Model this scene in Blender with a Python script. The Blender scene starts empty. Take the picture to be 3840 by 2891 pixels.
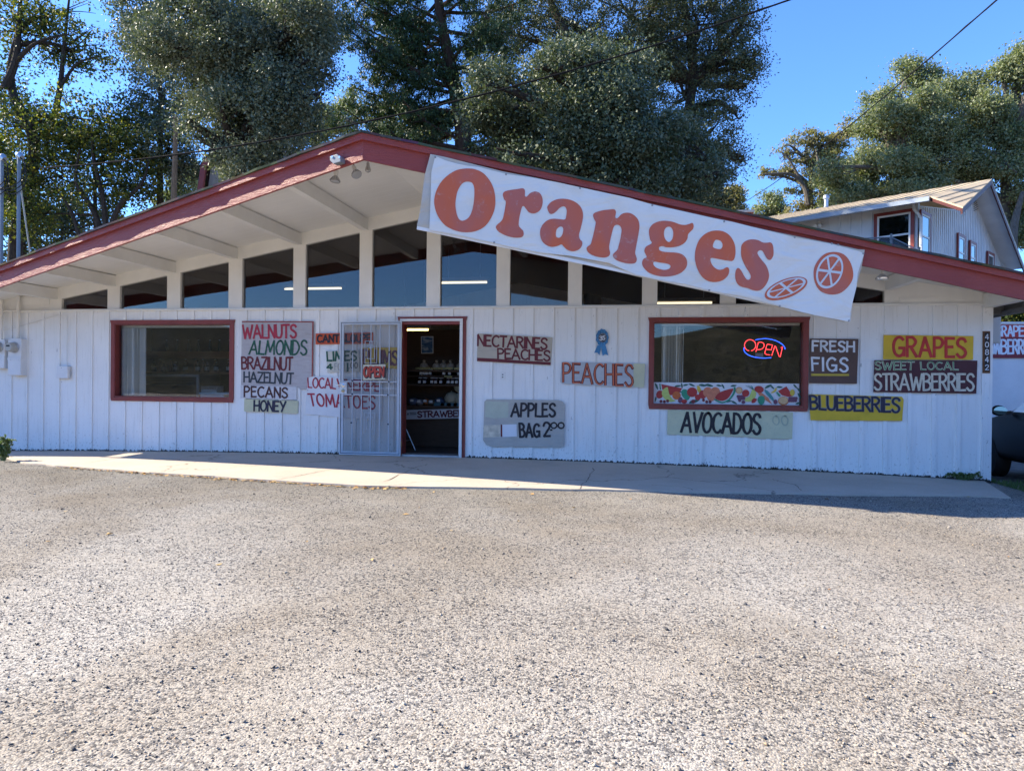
import bpy, bmesh, math, random
import numpy as np
from mathutils import Vector, Matrix
from mathutils.geometry import tessellate_polygon
random.seed(7); RNG = np.random.default_rng(7)
SC = bpy.context.scene
COL = SC.collection
RAD = math.radians

# ------------------------------------------------------------------ camera
FPX, CXP, CYP = 2663.0, 1920.0, 1445.5          # photograph pixels
PITCH, ROLL, YAW = RAD(0.287), RAD(0.581), RAD(-9.513)
CAM = Vector((0.0, -10.2185, 1.12))
def cam_axes():
    cp, sp, cy, sy = math.cos(PITCH), math.sin(PITCH), math.cos(YAW), math.sin(YAW)
    f = Vector((sy*cp, cy*cp, -sp)); r = Vector((cy, -sy, 0)); u = r.cross(f)
    c, s = math.cos(ROLL), math.sin(ROLL)
    return c*r + s*u, -s*r + c*u, f
CR, CU, CF = cam_axes()
cam = bpy.data.cameras.new('camera'); camo = bpy.data.objects.new('camera', cam); COL.objects.link(camo)
cam.sensor_width = 36.0; cam.lens = FPX/3840*36.0; cam.clip_start = 0.05; cam.clip_end = 2000
camo.matrix_world = Matrix(((CR.x, CU.x, -CF.x, CAM.x), (CR.y, CU.y, -CF.y, CAM.y), (CR.z, CU.z, -CF.z, CAM.z), (0, 0, 0, 1)))
SC.camera = camo

# ------------------------------------------------------------------ world, sun, exposure
SUN_EL, SUN_AZ = RAD(33.0), RAD(0.6)            # the sun stands to the left, a hair behind the wall plane
w = bpy.data.worlds.new('World'); SC.world = w; w.use_nodes = True
nt = w.node_tree; bg = nt.nodes['Background']
sky = nt.nodes.new('ShaderNodeTexSky'); sky.sky_type = 'NISHITA'; sky.sun_disc = False
sky.sun_elevation = SUN_EL; sky.sun_rotation = RAD(270) + SUN_AZ
sky.air_density = 1.0; sky.dust_density = 0.2; sky.ozone_density = 3.0; sky.altitude = 300
tint = nt.nodes.new('ShaderNodeMix'); tint.data_type = 'RGBA'; tint.blend_type = 'MULTIPLY'; tint.inputs[0].default_value = 1.0
tint.inputs[7].default_value = (.425, .63, .94, 1)          # deep clear autumn blue
nt.links.new(sky.outputs[0], tint.inputs[6]); nt.links.new(tint.outputs[2], bg.inputs[0]); bg.inputs[1].default_value = 0.110
sl = bpy.data.lights.new('sun', 'SUN'); sl.energy = 3.55; sl.angle = RAD(0.5); sl.color = (1.0, 0.90, 0.72)
so = bpy.data.objects.new('sun', sl); COL.objects.link(so)
SUND = Vector((-math.cos(SUN_AZ)*math.cos(SUN_EL), math.sin(SUN_AZ)*math.cos(SUN_EL), math.sin(SUN_EL)))
so.rotation_euler = (-SUND).to_track_quat('-Z', 'Y').to_euler()
vs = SC.view_settings; vs.view_transform = 'Standard'; vs.look = 'None'; vs.gamma = 1; vs.exposure = 1.93
SC.cycles.max_bounces = 8; SC.cycles.transparent_max_bounces = 24; SC.cycles.caustics_reflective = False; SC.cycles.caustics_refractive = False

# ------------------------------------------------------------------ photo pixel -> point on a real plane
def ray(u, v): return CF + CR*((u-CXP)/FPX) - CU*((v-CYP)/FPX)
def onP(u, v, p0, n):
    d = ray(u, v); return CAM + d*((Vector(p0)-CAM).dot(n)/d.dot(n))
def PY(u, v, Y=0.0): return onP(u, v, (0, Y, 0), Vector((0, 1, 0)))
def PX(u, v, X): return onP(u, v, (X, 0, 0), Vector((1, 0, 0)))
def PZ(u, v, Z): return onP(u, v, (0, 0, Z), Vector((0, 0, 1)))
def PD(u, v, t): return CAM + ray(u, v)*t
def base_z(x): return max(-0.32, -0.002*(x+2.9)**2)
def slab_z(x, y): return base_z(x) - 0.013*max(0, -y)
def lot_z(x, y):
    return base_z(max(-12, min(9, x)))*max(0.35, 1-max(0, -y)/18) - 0.024 - 0.012*min(9, max(0, -y))
def PG(u, v, fn):
    z = -.05
    for _ in range(6):
        p = PZ(u, v, z); z = fn(p.x, p.y)
    return Vector((p.x, p.y, z))

class Plane:
    """a flat surface: origin, horizontal axis a, upward axis b, outward normal n"""
    def __init__(s, o, a, b):
        s.o = Vector(o); s.a = Vector(a).normalized(); s.b = Vector(b).normalized(); s.n = s.a.cross(s.b)
    def px(s, u, v):
        q = onP(u, v, s.o, s.n) - s.o; return (q.dot(s.a), q.dot(s.b))
    def at(s, ab, off=0.0): return s.o + s.a*ab[0] + s.b*ab[1] + s.n*off
def wallplane(Y): return Plane((0, Y, 0), (1, 0, 0), (0, 0, 1))   # normal = a x b = -Y, towards the viewer

# ------------------------------------------------------------------ object helpers
WB = {}                                          # world base of things
def thing(name, label, cat, loc=(0, 0, 0), group=None):
    o = bpy.data.objects.new(name, None); COL.objects.link(o); o.location = loc; o.empty_display_size = .1
    tag(o, label, cat, group); WB[o.name] = Vector(loc); return o
def tag(o, label, cat, group=None):
    o['label'] = label; o['category'] = cat
    if group: o['group'] = group
    return o
def kind(o, k): o['kind'] = k; return o
class MB:
    def __init__(s): s.v = []; s.f = []; s.m = []; s.cur = 0
    def add(s, vs, fs):
        b = len(s.v); s.v += [tuple(x) for x in vs]; s.f += [tuple(i+b for i in f) for f in fs]; s.m += [s.cur]*len(fs)
    def box(s, x0, x1, y0, y1, z0, z1):
        s.add([(x0,y0,z0),(x1,y0,z0),(x1,y1,z0),(x0,y1,z0),(x0,y0,z1),(x1,y0,z1),(x1,y1,z1),(x0,y1,z1)],
              [(0,3,2,1),(4,5,6,7),(0,1,5,4),(1,2,6,5),(2,3,7,6),(3,0,4,7)])
    def obox(s, c, ax, ay, az):
        c, ax, ay, az = Vector(c), Vector(ax), Vector(ay), Vector(az)
        vs = [c+ax*i+ay*j+az*k for k in (-1, 1) for i, j in ((-1,-1),(1,-1),(1,1),(-1,1))]
        s.add(vs, [(0,3,2,1),(4,5,6,7),(0,1,5,4),(1,2,6,5),(2,3,7,6),(3,0,4,7)])
    def beam(s, a, b, w, h, up=(0, 0, 1)):
        a, b = Vector(a), Vector(b); d = (b-a); r = d.cross(Vector(up)).normalized(); u = r.cross(d).normalized()
        s.obox((a+b)/2, d/2, r*w/2, u*h/2)
    def poly(s, pts): s.add(pts, [tuple(range(len(pts)))])
    def prism(s, pts, ex):
        n = len(pts); ex = Vector(ex); p = [Vector(x) for x in pts]
        s.add(p+[q+ex for q in p], [tuple(range(n)), tuple(range(2*n-1, n-1, -1))]+[(i, n+i, n+(i+1)%n, (i+1)%n) for i in range(n)])
    def tube(s, pts, r, seg=8, cap=True):
        pts = [Vector(p) for p in pts]; n = len(pts); rr = r if hasattr(r, '__len__') else [r]*n
        t0 = (pts[1]-pts[0]).normalized(); ref = Vector((0,0,1)) if abs(t0.z) < .9 else Vector((1,0,0))
        vs = []; x = t0.cross(ref).normalized()
        for i in range(n):
            t = (pts[min(n-1, i+1)]-pts[max(0, i-1)]).normalized()
            x = (x - t*x.dot(t)).normalized(); y = t.cross(x)
            vs += [pts[i]+(x*math.cos(2*math.pi*k/seg)+y*math.sin(2*math.pi*k/seg))*rr[i] for k in range(seg)]
        fs = [(i*seg+k, i*seg+(k+1)%seg, (i+1)*seg+(k+1)%seg, (i+1)*seg+k) for i in range(n-1) for k in range(seg)]
        if cap: fs += [tuple(range(seg-1, -1, -1)), tuple((n-1)*seg+k for k in range(seg))]
        s.add(vs, fs)
    def lathe(s, prof, c, axis=(0, 0, 1), seg=16):
        ax = Vector(axis).normalized(); ref = Vector((1,0,0)) if abs(ax.x) < .9 else Vector((0,1,0))
        x = ax.cross(ref).normalized(); y = ax.cross(x); c = Vector(c); n = len(prof)
        vs = [c+ax*h+(x*math.cos(2*math.pi*k/seg)+y*math.sin(2*math.pi*k/seg))*r for r, h in prof for k in range(seg)]
        fs = [(i*seg+k, i*seg+(k+1)%seg, (i+1)*seg+(k+1)%seg, (i+1)*seg+k) for i in range(n-1) for k in range(seg)]
        fs += [tuple(range(seg-1, -1, -1)), tuple((n-1)*seg+k for k in range(seg))]
        s.add(vs, fs)
    def ball(s, c, rx, ry, rz, seg=14, rings=9, jit=0):
        c = Vector(c); vs = []
        for i in range(rings+1):
            th = math.pi*i/rings
            for k in range(seg):
                ph = 2*math.pi*k/seg; j = 1+random.uniform(-jit, jit)
                vs.append(c+Vector((rx*math.sin(th)*math.cos(ph), ry*math.sin(th)*math.sin(ph), rz*math.cos(th)))*j)
        s.add(vs, [(i*seg+k, (i+1)*seg+k, (i+1)*seg+(k+1)%seg, i*seg+(k+1)%seg) for i in range(rings) for k in range(seg)])
    def build(s, name, mat, parent=None, smooth=False, label=None, bevel=0):
        off = Vector((0, 0, 0)); q = parent
        while q is not None: off += Vector(q.location); q = q.parent
        me = bpy.data.meshes.new(name)
        me.from_pydata([(x-off.x, y-off.y, z-off.z) for x, y, z in s.v], [], s.f); 
        for m in (mat if isinstance(mat, (list, tuple)) else [mat]): me.materials.append(m)
        if any(s.m): me.polygons.foreach_set('material_index', s.m)
        if smooth: me.polygons.foreach_set('use_smooth', [True]*len(me.polygons))
        me.update(); me.validate()
        o = bpy.data.objects.new(name, me); COL.objects.link(o); o.parent = parent
        if smooth:
            try: me.set_sharp_from_angle(angle=RAD(40))
            except Exception: pass
        if bevel:
            b = o.modifiers.new('bevel', 'BEVEL'); b.width = bevel; b.segments = 2; b.limit_method = 'ANGLE'; b.angle_limit = RAD(40)
        if label: o['label'] = label
        return o
def single(mb, name, mat, label, cat, group=None, loc=None, **k):
    """a thing that is one mesh: origin at its base"""
    if loc is None:
        a = np.array(mb.v); loc = (a[:,0].mean(), a[:,1].mean(), a[:,2].min())
    l = Vector(loc); mb.v = [(x-l.x, y-l.y, z-l.z) for x, y, z in mb.v]
    o = mb.build(name, mat, **k); o.location = l; return tag(o, label, cat, group)

# ------------------------------------------------------------------ materials
def srgb(r, g, b):
    f = lambda c: (c/12.92 if c <= .04045 else ((c+.055)/1.055)**2.4)
    return (f(r/255), f(g/255), f(b/255))
class NT:
    def __init__(s, name):
        s.m = bpy.data.materials.new(name); s.m.use_nodes = True; s.t = s.m.node_tree; s.N = s.t.nodes
        s.b = s.N['Principled BSDF']; s.out = s.N['Material Output']; s.tc = None
    def new(s, t, **k):
        n = s.N.new(t)
        for a, v in k.items(): setattr(n, a, v)
        return n
    def link(s, a, b): s.t.links.new(a, b)
    def coord(s, out='Object', scale=(1, 1, 1)):
        if s.tc is None: s.tc = s.new('ShaderNodeTexCoord')
        mp = s.new('ShaderNodeMapping'); mp.inputs['Scale'].default_value = scale; s.link(s.tc.outputs[out], mp.inputs[0]); return mp.outputs[0]
    def pos(s, scale=(1, 1, 1)):
        g = s.new('ShaderNodeNewGeometry'); mp = s.new('ShaderNodeMapping'); mp.inputs['Scale'].default_value = scale
        s.link(g.outputs['Position'], mp.inputs[0]); return mp.outputs[0]
    def noise(s, vec, scale, detail=4, rough=.55, dist=0):
        n = s.new('ShaderNodeTexNoise'); n.inputs['Scale'].default_value = scale; n.inputs['Detail'].default_value = detail
        n.inputs['Roughness'].default_value = rough; n.inputs['Distortion'].default_value = dist
        s.link(vec, n.inputs['Vector']); return n.outputs['Fac']
    def voro(s, vec, scale, out='Color', feature='F1', rnd=1.0):
        n = s.new('ShaderNodeTexVoronoi', feature=feature); n.inputs['Scale'].default_value = scale; n.inputs['Randomness'].default_value = rnd
        s.link(vec, n.inputs['Vector']); return n.outputs[out]
    def ramp(s, fac, stops, interp='LINEAR'):
        r = s.new('ShaderNodeValToRGB'); r.color_ramp.interpolation = interp; e = r.color_ramp.elements
        while len(e) > len(stops): e.remove(e[-1])
        while len(e) < len(stops): e.new(.5)
        for i, (p, c) in enumerate(stops):
            e[i].position = p; e[i].color = (*c, 1) if hasattr(c, '__len__') else (c, c, c, 1)
        s.link(fac, r.inputs[0]); return r.outputs[0]
    def mix(s, fac, a, b, mode='MIX'):
        n = s.new('ShaderNodeMix', data_type='RGBA', blend_type=mode)
        for i, x in ((0, fac), (6, a), (7, b)):
            if hasattr(x, 'is_output'): s.link(x, n.inputs[i])
            else: n.inputs[i].default_value = ((*x, 1) if hasattr(x, '__len__') else x)
        return n.outputs[2]
    def math(s, op, a, b=0.0, clamp=False):
        n = s.new('ShaderNodeMath', operation=op); n.use_clamp = clamp
        for i, x in ((0, a), (1, b)):
            if hasattr(x, 'is_output'): s.link(x, n.inputs[i])
            else: n.inputs[i].default_value = x
        return n.outputs[0]
    def sep(s, v):
        n = s.new('ShaderNodeSeparateXYZ'); s.link(v, n.inputs[0]); return n.outputs
    def base(s, c):
        if hasattr(c, 'is_output'): s.link(c, s.b.inputs['Base Color'])
        else: s.b.inputs['Base Color'].default_value = (*c, 1)
    def set(s, rough=None, spec=None, metal=None, **k):
        for n, v in (('Roughness', rough), ('Specular IOR Level', spec), ('Metallic', metal)):
            if v is None: continue
            if hasattr(v, 'is_output'): s.link(v, s.b.inputs[n])
            else: s.b.inputs[n].default_value = v
        return s
    def bump(s, h, strength=.3, dist=.01):
        n = s.new('ShaderNodeBump'); n.inputs['Strength'].default_value = strength; n.inputs['Distance'].default_value = dist
        s.link(h, n.inputs['Height']); s.link(n.outputs[0], s.b.inputs['Normal'])
MC = {}
def paint(name, col, rough=.6, var=.10, scale=3.0, spec=.4, metal=0, bump=0.0, bscale=60, stretch=(1, 1, 1), wear=None, wearamt=.0):
    """plain painted or raw surface with soft blotches, fine grain and optional flecks of wear"""
    if name in MC: return MC[name]
    t = NT(name); v = t.pos(stretch); n = t.noise(v, scale, 5)
    lo = tuple(c*(1-var) for c in col); hi = tuple(min(1, c*(1+var)) for c in col)
    c = t.ramp(n, [(.3, lo), (.7, hi)])
    if wear:
        k = t.noise(v, scale*9, 6, .7); c = t.mix(t.ramp(k, [(.62-.1*wearamt, 0.), (.70-.1*wearamt, 1.)]), c, wear)
    t.base(c); t.set(rough, spec, metal)
    if bump: t.bump(t.noise(v, bscale, 4), bump, .004)
    MC[name] = t.m; return t.m
# ------------------------------------------------------------------ special materials
def m_siding():
    t = NT('painted board siding'); v = t.pos(); x, y, z = t.sep(v)
    n = t.noise(v, 1.3, 5); c = t.ramp(n, [(.3, (.78, .775, .755)), (.7, (.86, .855, .835))])
    # scuffs and bare flecks, long in z
    sc = t.noise(t.pos((14, 14, 4)), 2.2, 7, .72); c = t.mix(t.ramp(sc, [(.635, 0.), (.675, .75)]), c, (.22, .22, .23))
    ru = t.noise(t.pos((30, 30, 1.6)), 1.0, 5, .6); c = t.mix(t.ramp(ru, [(.54, 0.), (.76, .40)]), c, (.50, .49, .46))
    # rotten, dirty bottom edge: height above the slab (the slab falls away from the door)
    b = t.math('MULTIPLY', t.math('POWER', t.math('ABSOLUTE', t.math('ADD', x, 2.9)), 2.0), -.002)
    h = t.math('SUBTRACT', z, b)
    # splash dirt, chipped paint and nail marks, thicker towards the ground
    low = t.math('MULTIPLY', t.math('SUBTRACT', 1.0, t.math('MULTIPLY', h, 1.35), True), .085)
    sp = t.math('ADD', t.noise(t.pos((26, 26, 15)), 1.6, 6, .7), low); c = t.mix(t.ramp(sp, [(.655, 0.), (.70, .62)]), c, (.30, .275, .245))
    run = t.math('ADD', t.noise(t.pos((22, 22, .9)), 1.0, 5, .65), t.math('MULTIPLY', low, .6)); c = t.mix(t.ramp(run, [(.60, 0.), (.74, .30)]), c, (.46, .43, .38))
    rot = t.noise(t.pos((9, 9, 3)), 3.0, 7, .7)
    k = t.math('GREATER_THAN', t.math('SUBTRACT', t.math('MULTIPLY', rot, .16), .062), h)
    c = t.mix(k, c, (.035, .03, .028))
    t.base(c); t.set(.55, .35); t.bump(t.noise(t.pos((60, 60, 6)), 1.0, 5), .25, .003); return t.m
def m_soffit():
    t = NT('painted soffit boards'); v = t.pos(); x, y, z = t.sep(v)
    n = t.noise(v, 1.1, 5); c = t.ramp(n, [(.3, (.78, .77, .73)), (.7, (.86, .85, .81))])
    f = t.math('FRACT', t.math('DIVIDE', t.math('ADD', y, 20.0), .19))
    g = t.math('LESS_THAN', f, .045); c = t.mix(t.math('MULTIPLY', g, .8), c, (.9, .9, .87))
    t.base(c); t.set(.6, .3); t.bump(t.math('SUBTRACT', 1.0, t.ramp(f, [(0., 1.), (.05, 0.), (.95, 0.), (1., 1.)])), .5, .006); return t.m
def m_fascia():
    t = NT('weathered red fascia paint'); v = t.pos((1.6, 1.6, 14))
    n = t.noise(t.pos(), 1.2, 5); c = t.ramp(n, [(.3, (.27, .045, .038)), (.7, (.33, .06, .048))])
    w = t.noise(t.pos((1, 1, 5)), 9, 7, .7, .6)
    c = t.mix(t.ramp(w, [(.70, 0.), (.76, .4)]), c, (.42, .19, .15))
    t.base(c); t.set(.45, .45)
    d = t.noise(v, 4.0, 8, .72, 1.3); t.bump(d, .9, .014); return t.m
def m_shingle():
    t = NT('asphalt shingles'); v = t.pos(); n = t.noise(v, 6, 6, .7)
    f = t.voro(t.pos((3.3, 7, 1)), 1.0)
    c = t.mix(.5, t.ramp(n, [(.3, (.05, .047, .042)), (.7, (.13, .12, .10))]), t.mix(1.0, (.11, .10, .09), f, 'MULTIPLY')); t.base(c); t.set(.95, .1)
    t.bump(t.noise(v, 120, 3), .5, .006); return t.m
def m_glass(name, refl=.14, tint=(.80, .82, .82), wav=.0, edge=1.0):
    t = NT(name); tr = t.new('ShaderNodeBsdfTransparent'); tr.inputs[0].default_value = (*tint, 1)
    gl = t.new('ShaderNodeBsdfGlossy'); gl.inputs['Roughness'].default_value = 0.0; gl.inputs[0].default_value = (1, 1, 1, 1)
    fr = t.new('ShaderNodeFresnel'); fr.inputs[0].default_value = 1.45
    k = t.math('ADD', t.math('MULTIPLY', fr.outputs[0], edge), refl-.035*edge, True)
    film = t.noise(t.pos(), 2.2, 6, .65); df = t.new('ShaderNodeBsdfDiffuse'); df.inputs[0].default_value = (.5, .5, .5, 1)
    mx = t.new('ShaderNodeMixShader'); t.link(k, mx.inputs[0]); t.link(tr.outputs[0], mx.inputs[1]); t.link(gl.outputs[0], mx.inputs[2])
    m2 = t.new('ShaderNodeMixShader'); t.link(t.ramp(film, [(.45, 0.), (.8, .025)]), m2.inputs[0]); t.link(mx.outputs[0], m2.inputs[1]); t.link(df.outputs[0], m2.inputs[2])
    t.link(m2.outputs[0], t.out.inputs[0])
    if wav:
        bp = t.new('ShaderNodeBump'); bp.inputs['Strength'].default_value = wav; bp.inputs['Distance'].default_value = .01
        t.link(t.noise(t.pos(), 1.6, 2), bp.inputs['Height']); t.link(bp.outputs[0], gl.inputs['Normal'])
    return t.m
def m_lot():
    t = NT('chip sealed gravel lot'); v = t.pos(); x, y, z = t.sep(v)
    big = t.noise(v, .38, 5, .6, .5); mid = t.noise(v, 1.9, 6, .65)
    s0 = t.sep(t.voro(v, 150)); s1 = t.sep(t.voro(v, 120)); s2 = t.sep(t.voro(v, 74))
    c = t.ramp(s0[0], [(0., (.385, .345, .285)), (.5, (.465, .42, .35)), (1., (.535, .485, .41))])
    # separate chips: pale, tan and dark ones set in the dusty binder
    c = t.mix(t.ramp(s1[0], [(.50, 0.), (.54, .75)]), c, t.ramp(s1[1], [(0., (.53, .48, .40)), (.45, (.38, .345, .29)), (.7, (.19, .185, .18)), (1., (.29, .21, .14))]))
    dk = t.ramp(s1[2], [(.75, 0.), (.80, .68)]); c = t.mix(dk, c, (.055, .056, .062))
    dk2 = t.ramp(s2[0], [(.84, 0.), (.88, .72)]); c = t.mix(dk2, c, (.045, .047, .055))
    dust = t.ramp(mid, [(.48, 0.), (.74, .50)]); c = t.mix(dust, c, (.47, .415, .335))
    # worn back to darker grey stone towards the walkway and the left
    bare = t.math('MULTIPLY', t.ramp(t.math('ADD', t.math('MULTIPLY', y, .11), 1.0), [(.05, 0.), (.75, 1.)]), t.ramp(t.math('ADD', t.math('MULTIPLY', x, -.055), .55), [(.15, .30), (.8, 1.)]))
    c = t.mix(t.math('MULTIPLY', bare, .9), c, t.mix(1.0, c, (.50, .53, .58), 'MULTIPLY'))
    c = t.mix(t.ramp(big, [(.36, .62), (.60, 0.)]), c, t.mix(1.0, c, (.62, .55, .46), 'MULTIPLY'))
    oil = t.noise(v, .62, 5, .6, .3); c = t.mix(t.ramp(oil, [(.57, 0.), (.72, .50)]), c, (.16, .13, .095))
    t.base(c); t.set(.92, .12)
    d = t.voro(v, 120, 'Distance'); d2 = t.voro(v, 74, 'Distance')
    h = t.math('ADD', t.math('MULTIPLY', d, -.55), t.math('MULTIPLY', d2, -.5)); t.bump(h, 1.0, .0045); return t.m
def m_concrete():
    t = NT('worn concrete slab'); v = t.pos(); n = t.noise(v, 1.2, 6, .65); f = t.noise(v, 45, 4)
    c = t.ramp(n, [(.3, (.41, .345, .27)), (.7, (.53, .445, .35))]); c = t.mix(.25, c, t.ramp(f, [(.3, (.36, .31, .26)), (.7, (.62, .55, .48))]))
    st = t.noise(t.pos((1, 3, 1)), 1.6, 5, .7); c = t.mix(t.ramp(st, [(.56, 0.), (.75, .4)]), c, (.33, .28, .23))
    # wandering shrinkage cracks
    cr = t.new('ShaderNodeTexVoronoi', feature='DISTANCE_TO_EDGE'); cr.inputs['Scale'].default_value = .27
    dv = t.new('ShaderNodeVectorMath', operation='ADD'); nn = t.new('ShaderNodeTexNoise'); nn.inputs['Scale'].default_value = 1.7; nn.inputs['Detail'].default_value = 8
    t.link(v, nn.inputs['Vector']); sc = t.new('ShaderNodeVectorMath', operation='SCALE'); sc.inputs['Scale'].default_value = .9
    t.link(nn.outputs['Color'], sc.inputs[0]); t.link(v, dv.inputs[0]); t.link(sc.outputs[0], dv.inputs[1]); t.link(dv.outputs[0], cr.inputs['Vector'])
    c = t.mix(t.ramp(cr.outputs['Distance'], [(.0018, .75), (.0040, 0.)]), c, (.10, .085, .07))
    t.base(c); t.set(.85, .2); t.bump(f, .2, .004); return t.m
def m_leaf(name, cols, rough=.42, spec=.5, trans=.25):
    t = NT(name); g = t.new('ShaderNodeNewGeometry'); r = g.outputs['Random Per Island']
    stops = [(i/(max(1, len(cols)-1)), c) for i, c in enumerate(cols)]
    c = t.ramp(r, stops); big = t.noise(t.pos(), .55, 4); c = t.mix(t.ramp(big, [(.35, .30), (.65, 0.)]), c, t.mix(1.0, c, (.62, .72, .55), 'MULTIPLY'))
    t.base(c); t.set(rough, spec)
    tl = t.new('ShaderNodeBsdfTranslucent'); t.link(t.mix(1.0, c, (1.25, 1.35, .55), 'MULTIPLY'), tl.inputs[0])
    mx = t.new('ShaderNodeMixShader'); mx.inputs[0].default_value = trans
    t.link(t.b.outputs[0], mx.inputs[1]); t.link(tl.outputs[0], mx.inputs[2]); t.link(mx.outputs[0], t.out.inputs[0]); return t.m
def m_bark(name, a, b):
    t = NT(name); n = t.noise(t.pos((9, 9, 2)), 2.4, 7, .7); t.base(t.ramp(n, [(.3, a), (.7, b)])); t.set(.95, .1); t.bump(n, .8, .03); return t.m
def m_emit(name, col, s):
    t = NT(name); t.base(col); t.b.inputs['Emission Color'].default_value = (*col, 1); t.b.inputs['Emission Strength'].default_value = s; return t.m
def m_screen():
    t = NT('perforated steel screen'); tr = t.new('ShaderNodeBsdfTransparent'); tr.inputs[0].default_value = (1, 1, 1, 1)
    t.base((.10, .11, .12)); t.set(.5, .4); mx = t.new('ShaderNodeMixShader'); mx.inputs[0].default_value = .34
    t.link(tr.outputs[0], mx.inputs[1]); t.link(t.b.outputs[0], mx.inputs[2]); t.link(mx.outputs[0], t.out.inputs[0]); return t.m
def m_woodboard(name, col, dark, k=.55):
    t = NT(name); n = t.noise(t.pos((2, 2, 12)), 2.5, 7, .7); m = t.noise(t.pos(), 4, 5, .65)
    c = t.ramp(m, [(.3, tuple(x*.86 for x in col)), (.7, col)]); c = t.mix(t.ramp(n, [(.5, 0.), (.72, k)]), c, dark); t.base(c); t.set(.75, .25); t.bump(n, .3, .003); return t.m
def m_ground():
    t = NT('dry dirt and leaf litter'); v = t.pos(); n = t.noise(v, .8, 7, .7); g = t.noise(v, 14, 5, .7)
    c = t.ramp(n, [(.3, (.10, .085, .06)), (.55, (.19, .155, .11)), (.75, (.10, .115, .05))]); c = t.mix(.4, c, t.ramp(g, [(.3, (.05, .045, .035)), (.7, (.28, .24, .18))]))
    t.base(c); t.set(.95, .1); t.bump(g, .6, .03); return t.m
def m_hill():
    t = NT('brushy hillside'); v = t.pos(); n = t.noise(v, .05, 8, .75); g = t.noise(v, .35, 6, .7)
    c = t.ramp(n, [(.35, (.06, .066, .05)), (.52, (.10, .10, .075)), (.7, (.18, .16, .12))]); c = t.mix(.5, c, t.ramp(g, [(.35, (.02, .027, .016)), (.7, (.11, .10, .06))]))
    t.base(c); t.set(.95, .05); t.bump(g, 1, 2.0); return t.m
def m_banner(name, col, stain):
    t = NT(name); v = t.pos(); n = t.noise(v, 1.1, 5, .6, .5); c = t.mix(t.ramp(n, [(.52, 0.), (.74, .55)]), col, stain)
    f = t.noise(v, 40, 5, .75); c = t.mix(t.ramp(f, [(.70, 0.), (.75, .6)]), c, (.30, .29, .28)); t.base(c); t.set(.45, .4)
    t.bump(t.noise(t.pos((1, 1, 2)), 1.3, 4, .5, 1.0), .5, .12); return t.m
def m_faded(name, a, b, rub, k=.45):
    t = NT(name); v = t.pos(); n = t.noise(v, 1.6, 3, .5, .6); c = t.ramp(n, [(.38, a), (.62, b)])
    f = t.noise(v, 9, 8, .75, .5); c = t.mix(t.ramp(f, [(.58, 0.), (.70, k)]), c, rub); t.base(c); t.set(.5, .35); return t.m
SIDING = m_siding(); SOFFIT = m_soffit(); FASCIA = m_fascia(); SHINGLE = m_shingle(); LOT = m_lot(); CONC = m_concrete()
GLASS = m_glass('window glass', .050, (.95, .96, .96), .05); GLASSH = m_glass('upper window glass', .050, (.80, .80, .82), .05, .85)
WHITE = paint('white paint', (.74, .74, .72), .5, .06, 2.0, .4, bump=.1)
TRIM = paint('cream white trim paint', (.81, .80, .76), .55, .06, 2.5, bump=.1, wear=(.45, .44, .42), wearamt=-.6)
RED = paint('brick red trim paint', (.22, .042, .034), .45, .12, 4.0, .4, bump=.15)
DKRED = paint('dark red paint', (.15, .030, .026), .5, .15, 4.0)
BLACK = paint('black paint', (.012, .012, .014), .5, .2, 5)
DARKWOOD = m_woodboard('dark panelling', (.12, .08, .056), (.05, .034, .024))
GALV = paint('galvanized steel', (.42, .45, .48), .35, .12, 6, .5, .7)
CHROME = paint('bright metal', (.72, .73, .75), .2, .05, 3, .5, .9)
GREYWOOD = m_woodboard('weathered grey timber', (.22, .21, .20), (.05, .05, .05))
PLASTIC = paint('grey plastic', (.30, .30, .29), .45, .08, 3)
RUBBER = paint('black rubber', (.015, .015, .016), .7, .2, 8)
# ------------------------------------------------------------------ brush lettering
def arc(cx, cy, rx, ry, a0, a1, n=14):
    return [(cx+rx*math.cos(RAD(a0+(a1-a0)*i/n)), cy+ry*math.sin(RAD(a0+(a1-a0)*i/n))) for i in range(n+1)]
def crom(p, n=5, closed=False):
    out = []; m = len(p)
    for i in range(m if closed else m-1):
        g = (lambda j: p[j % m]) if closed else (lambda j: p[max(0, min(m-1, j))])
        a, b, c, d = g(i-1), g(i), g(i+1), g(i+2)
        for k in range(n):
            t = k/n
            out.append(tuple(.5*(2*b[q]+(c[q]-a[q])*t+(2*a[q]-5*b[q]+4*c[q]-d[q])*t*t+(3*b[q]-a[q]-3*c[q]+d[q])*t**3) for q in (0, 1)))
    if not closed: out.append(tuple(p[-1]))
    return out
def _S(w=.56): return [crom([(.53*w/.56, .84), (.42, .97), (.2, .98), (.05, .82), (.09, .64), (.28, .53), (.47, .40), (.54, .21), (.42, .03), (.2, .0), (.02, .15)])]
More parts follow.
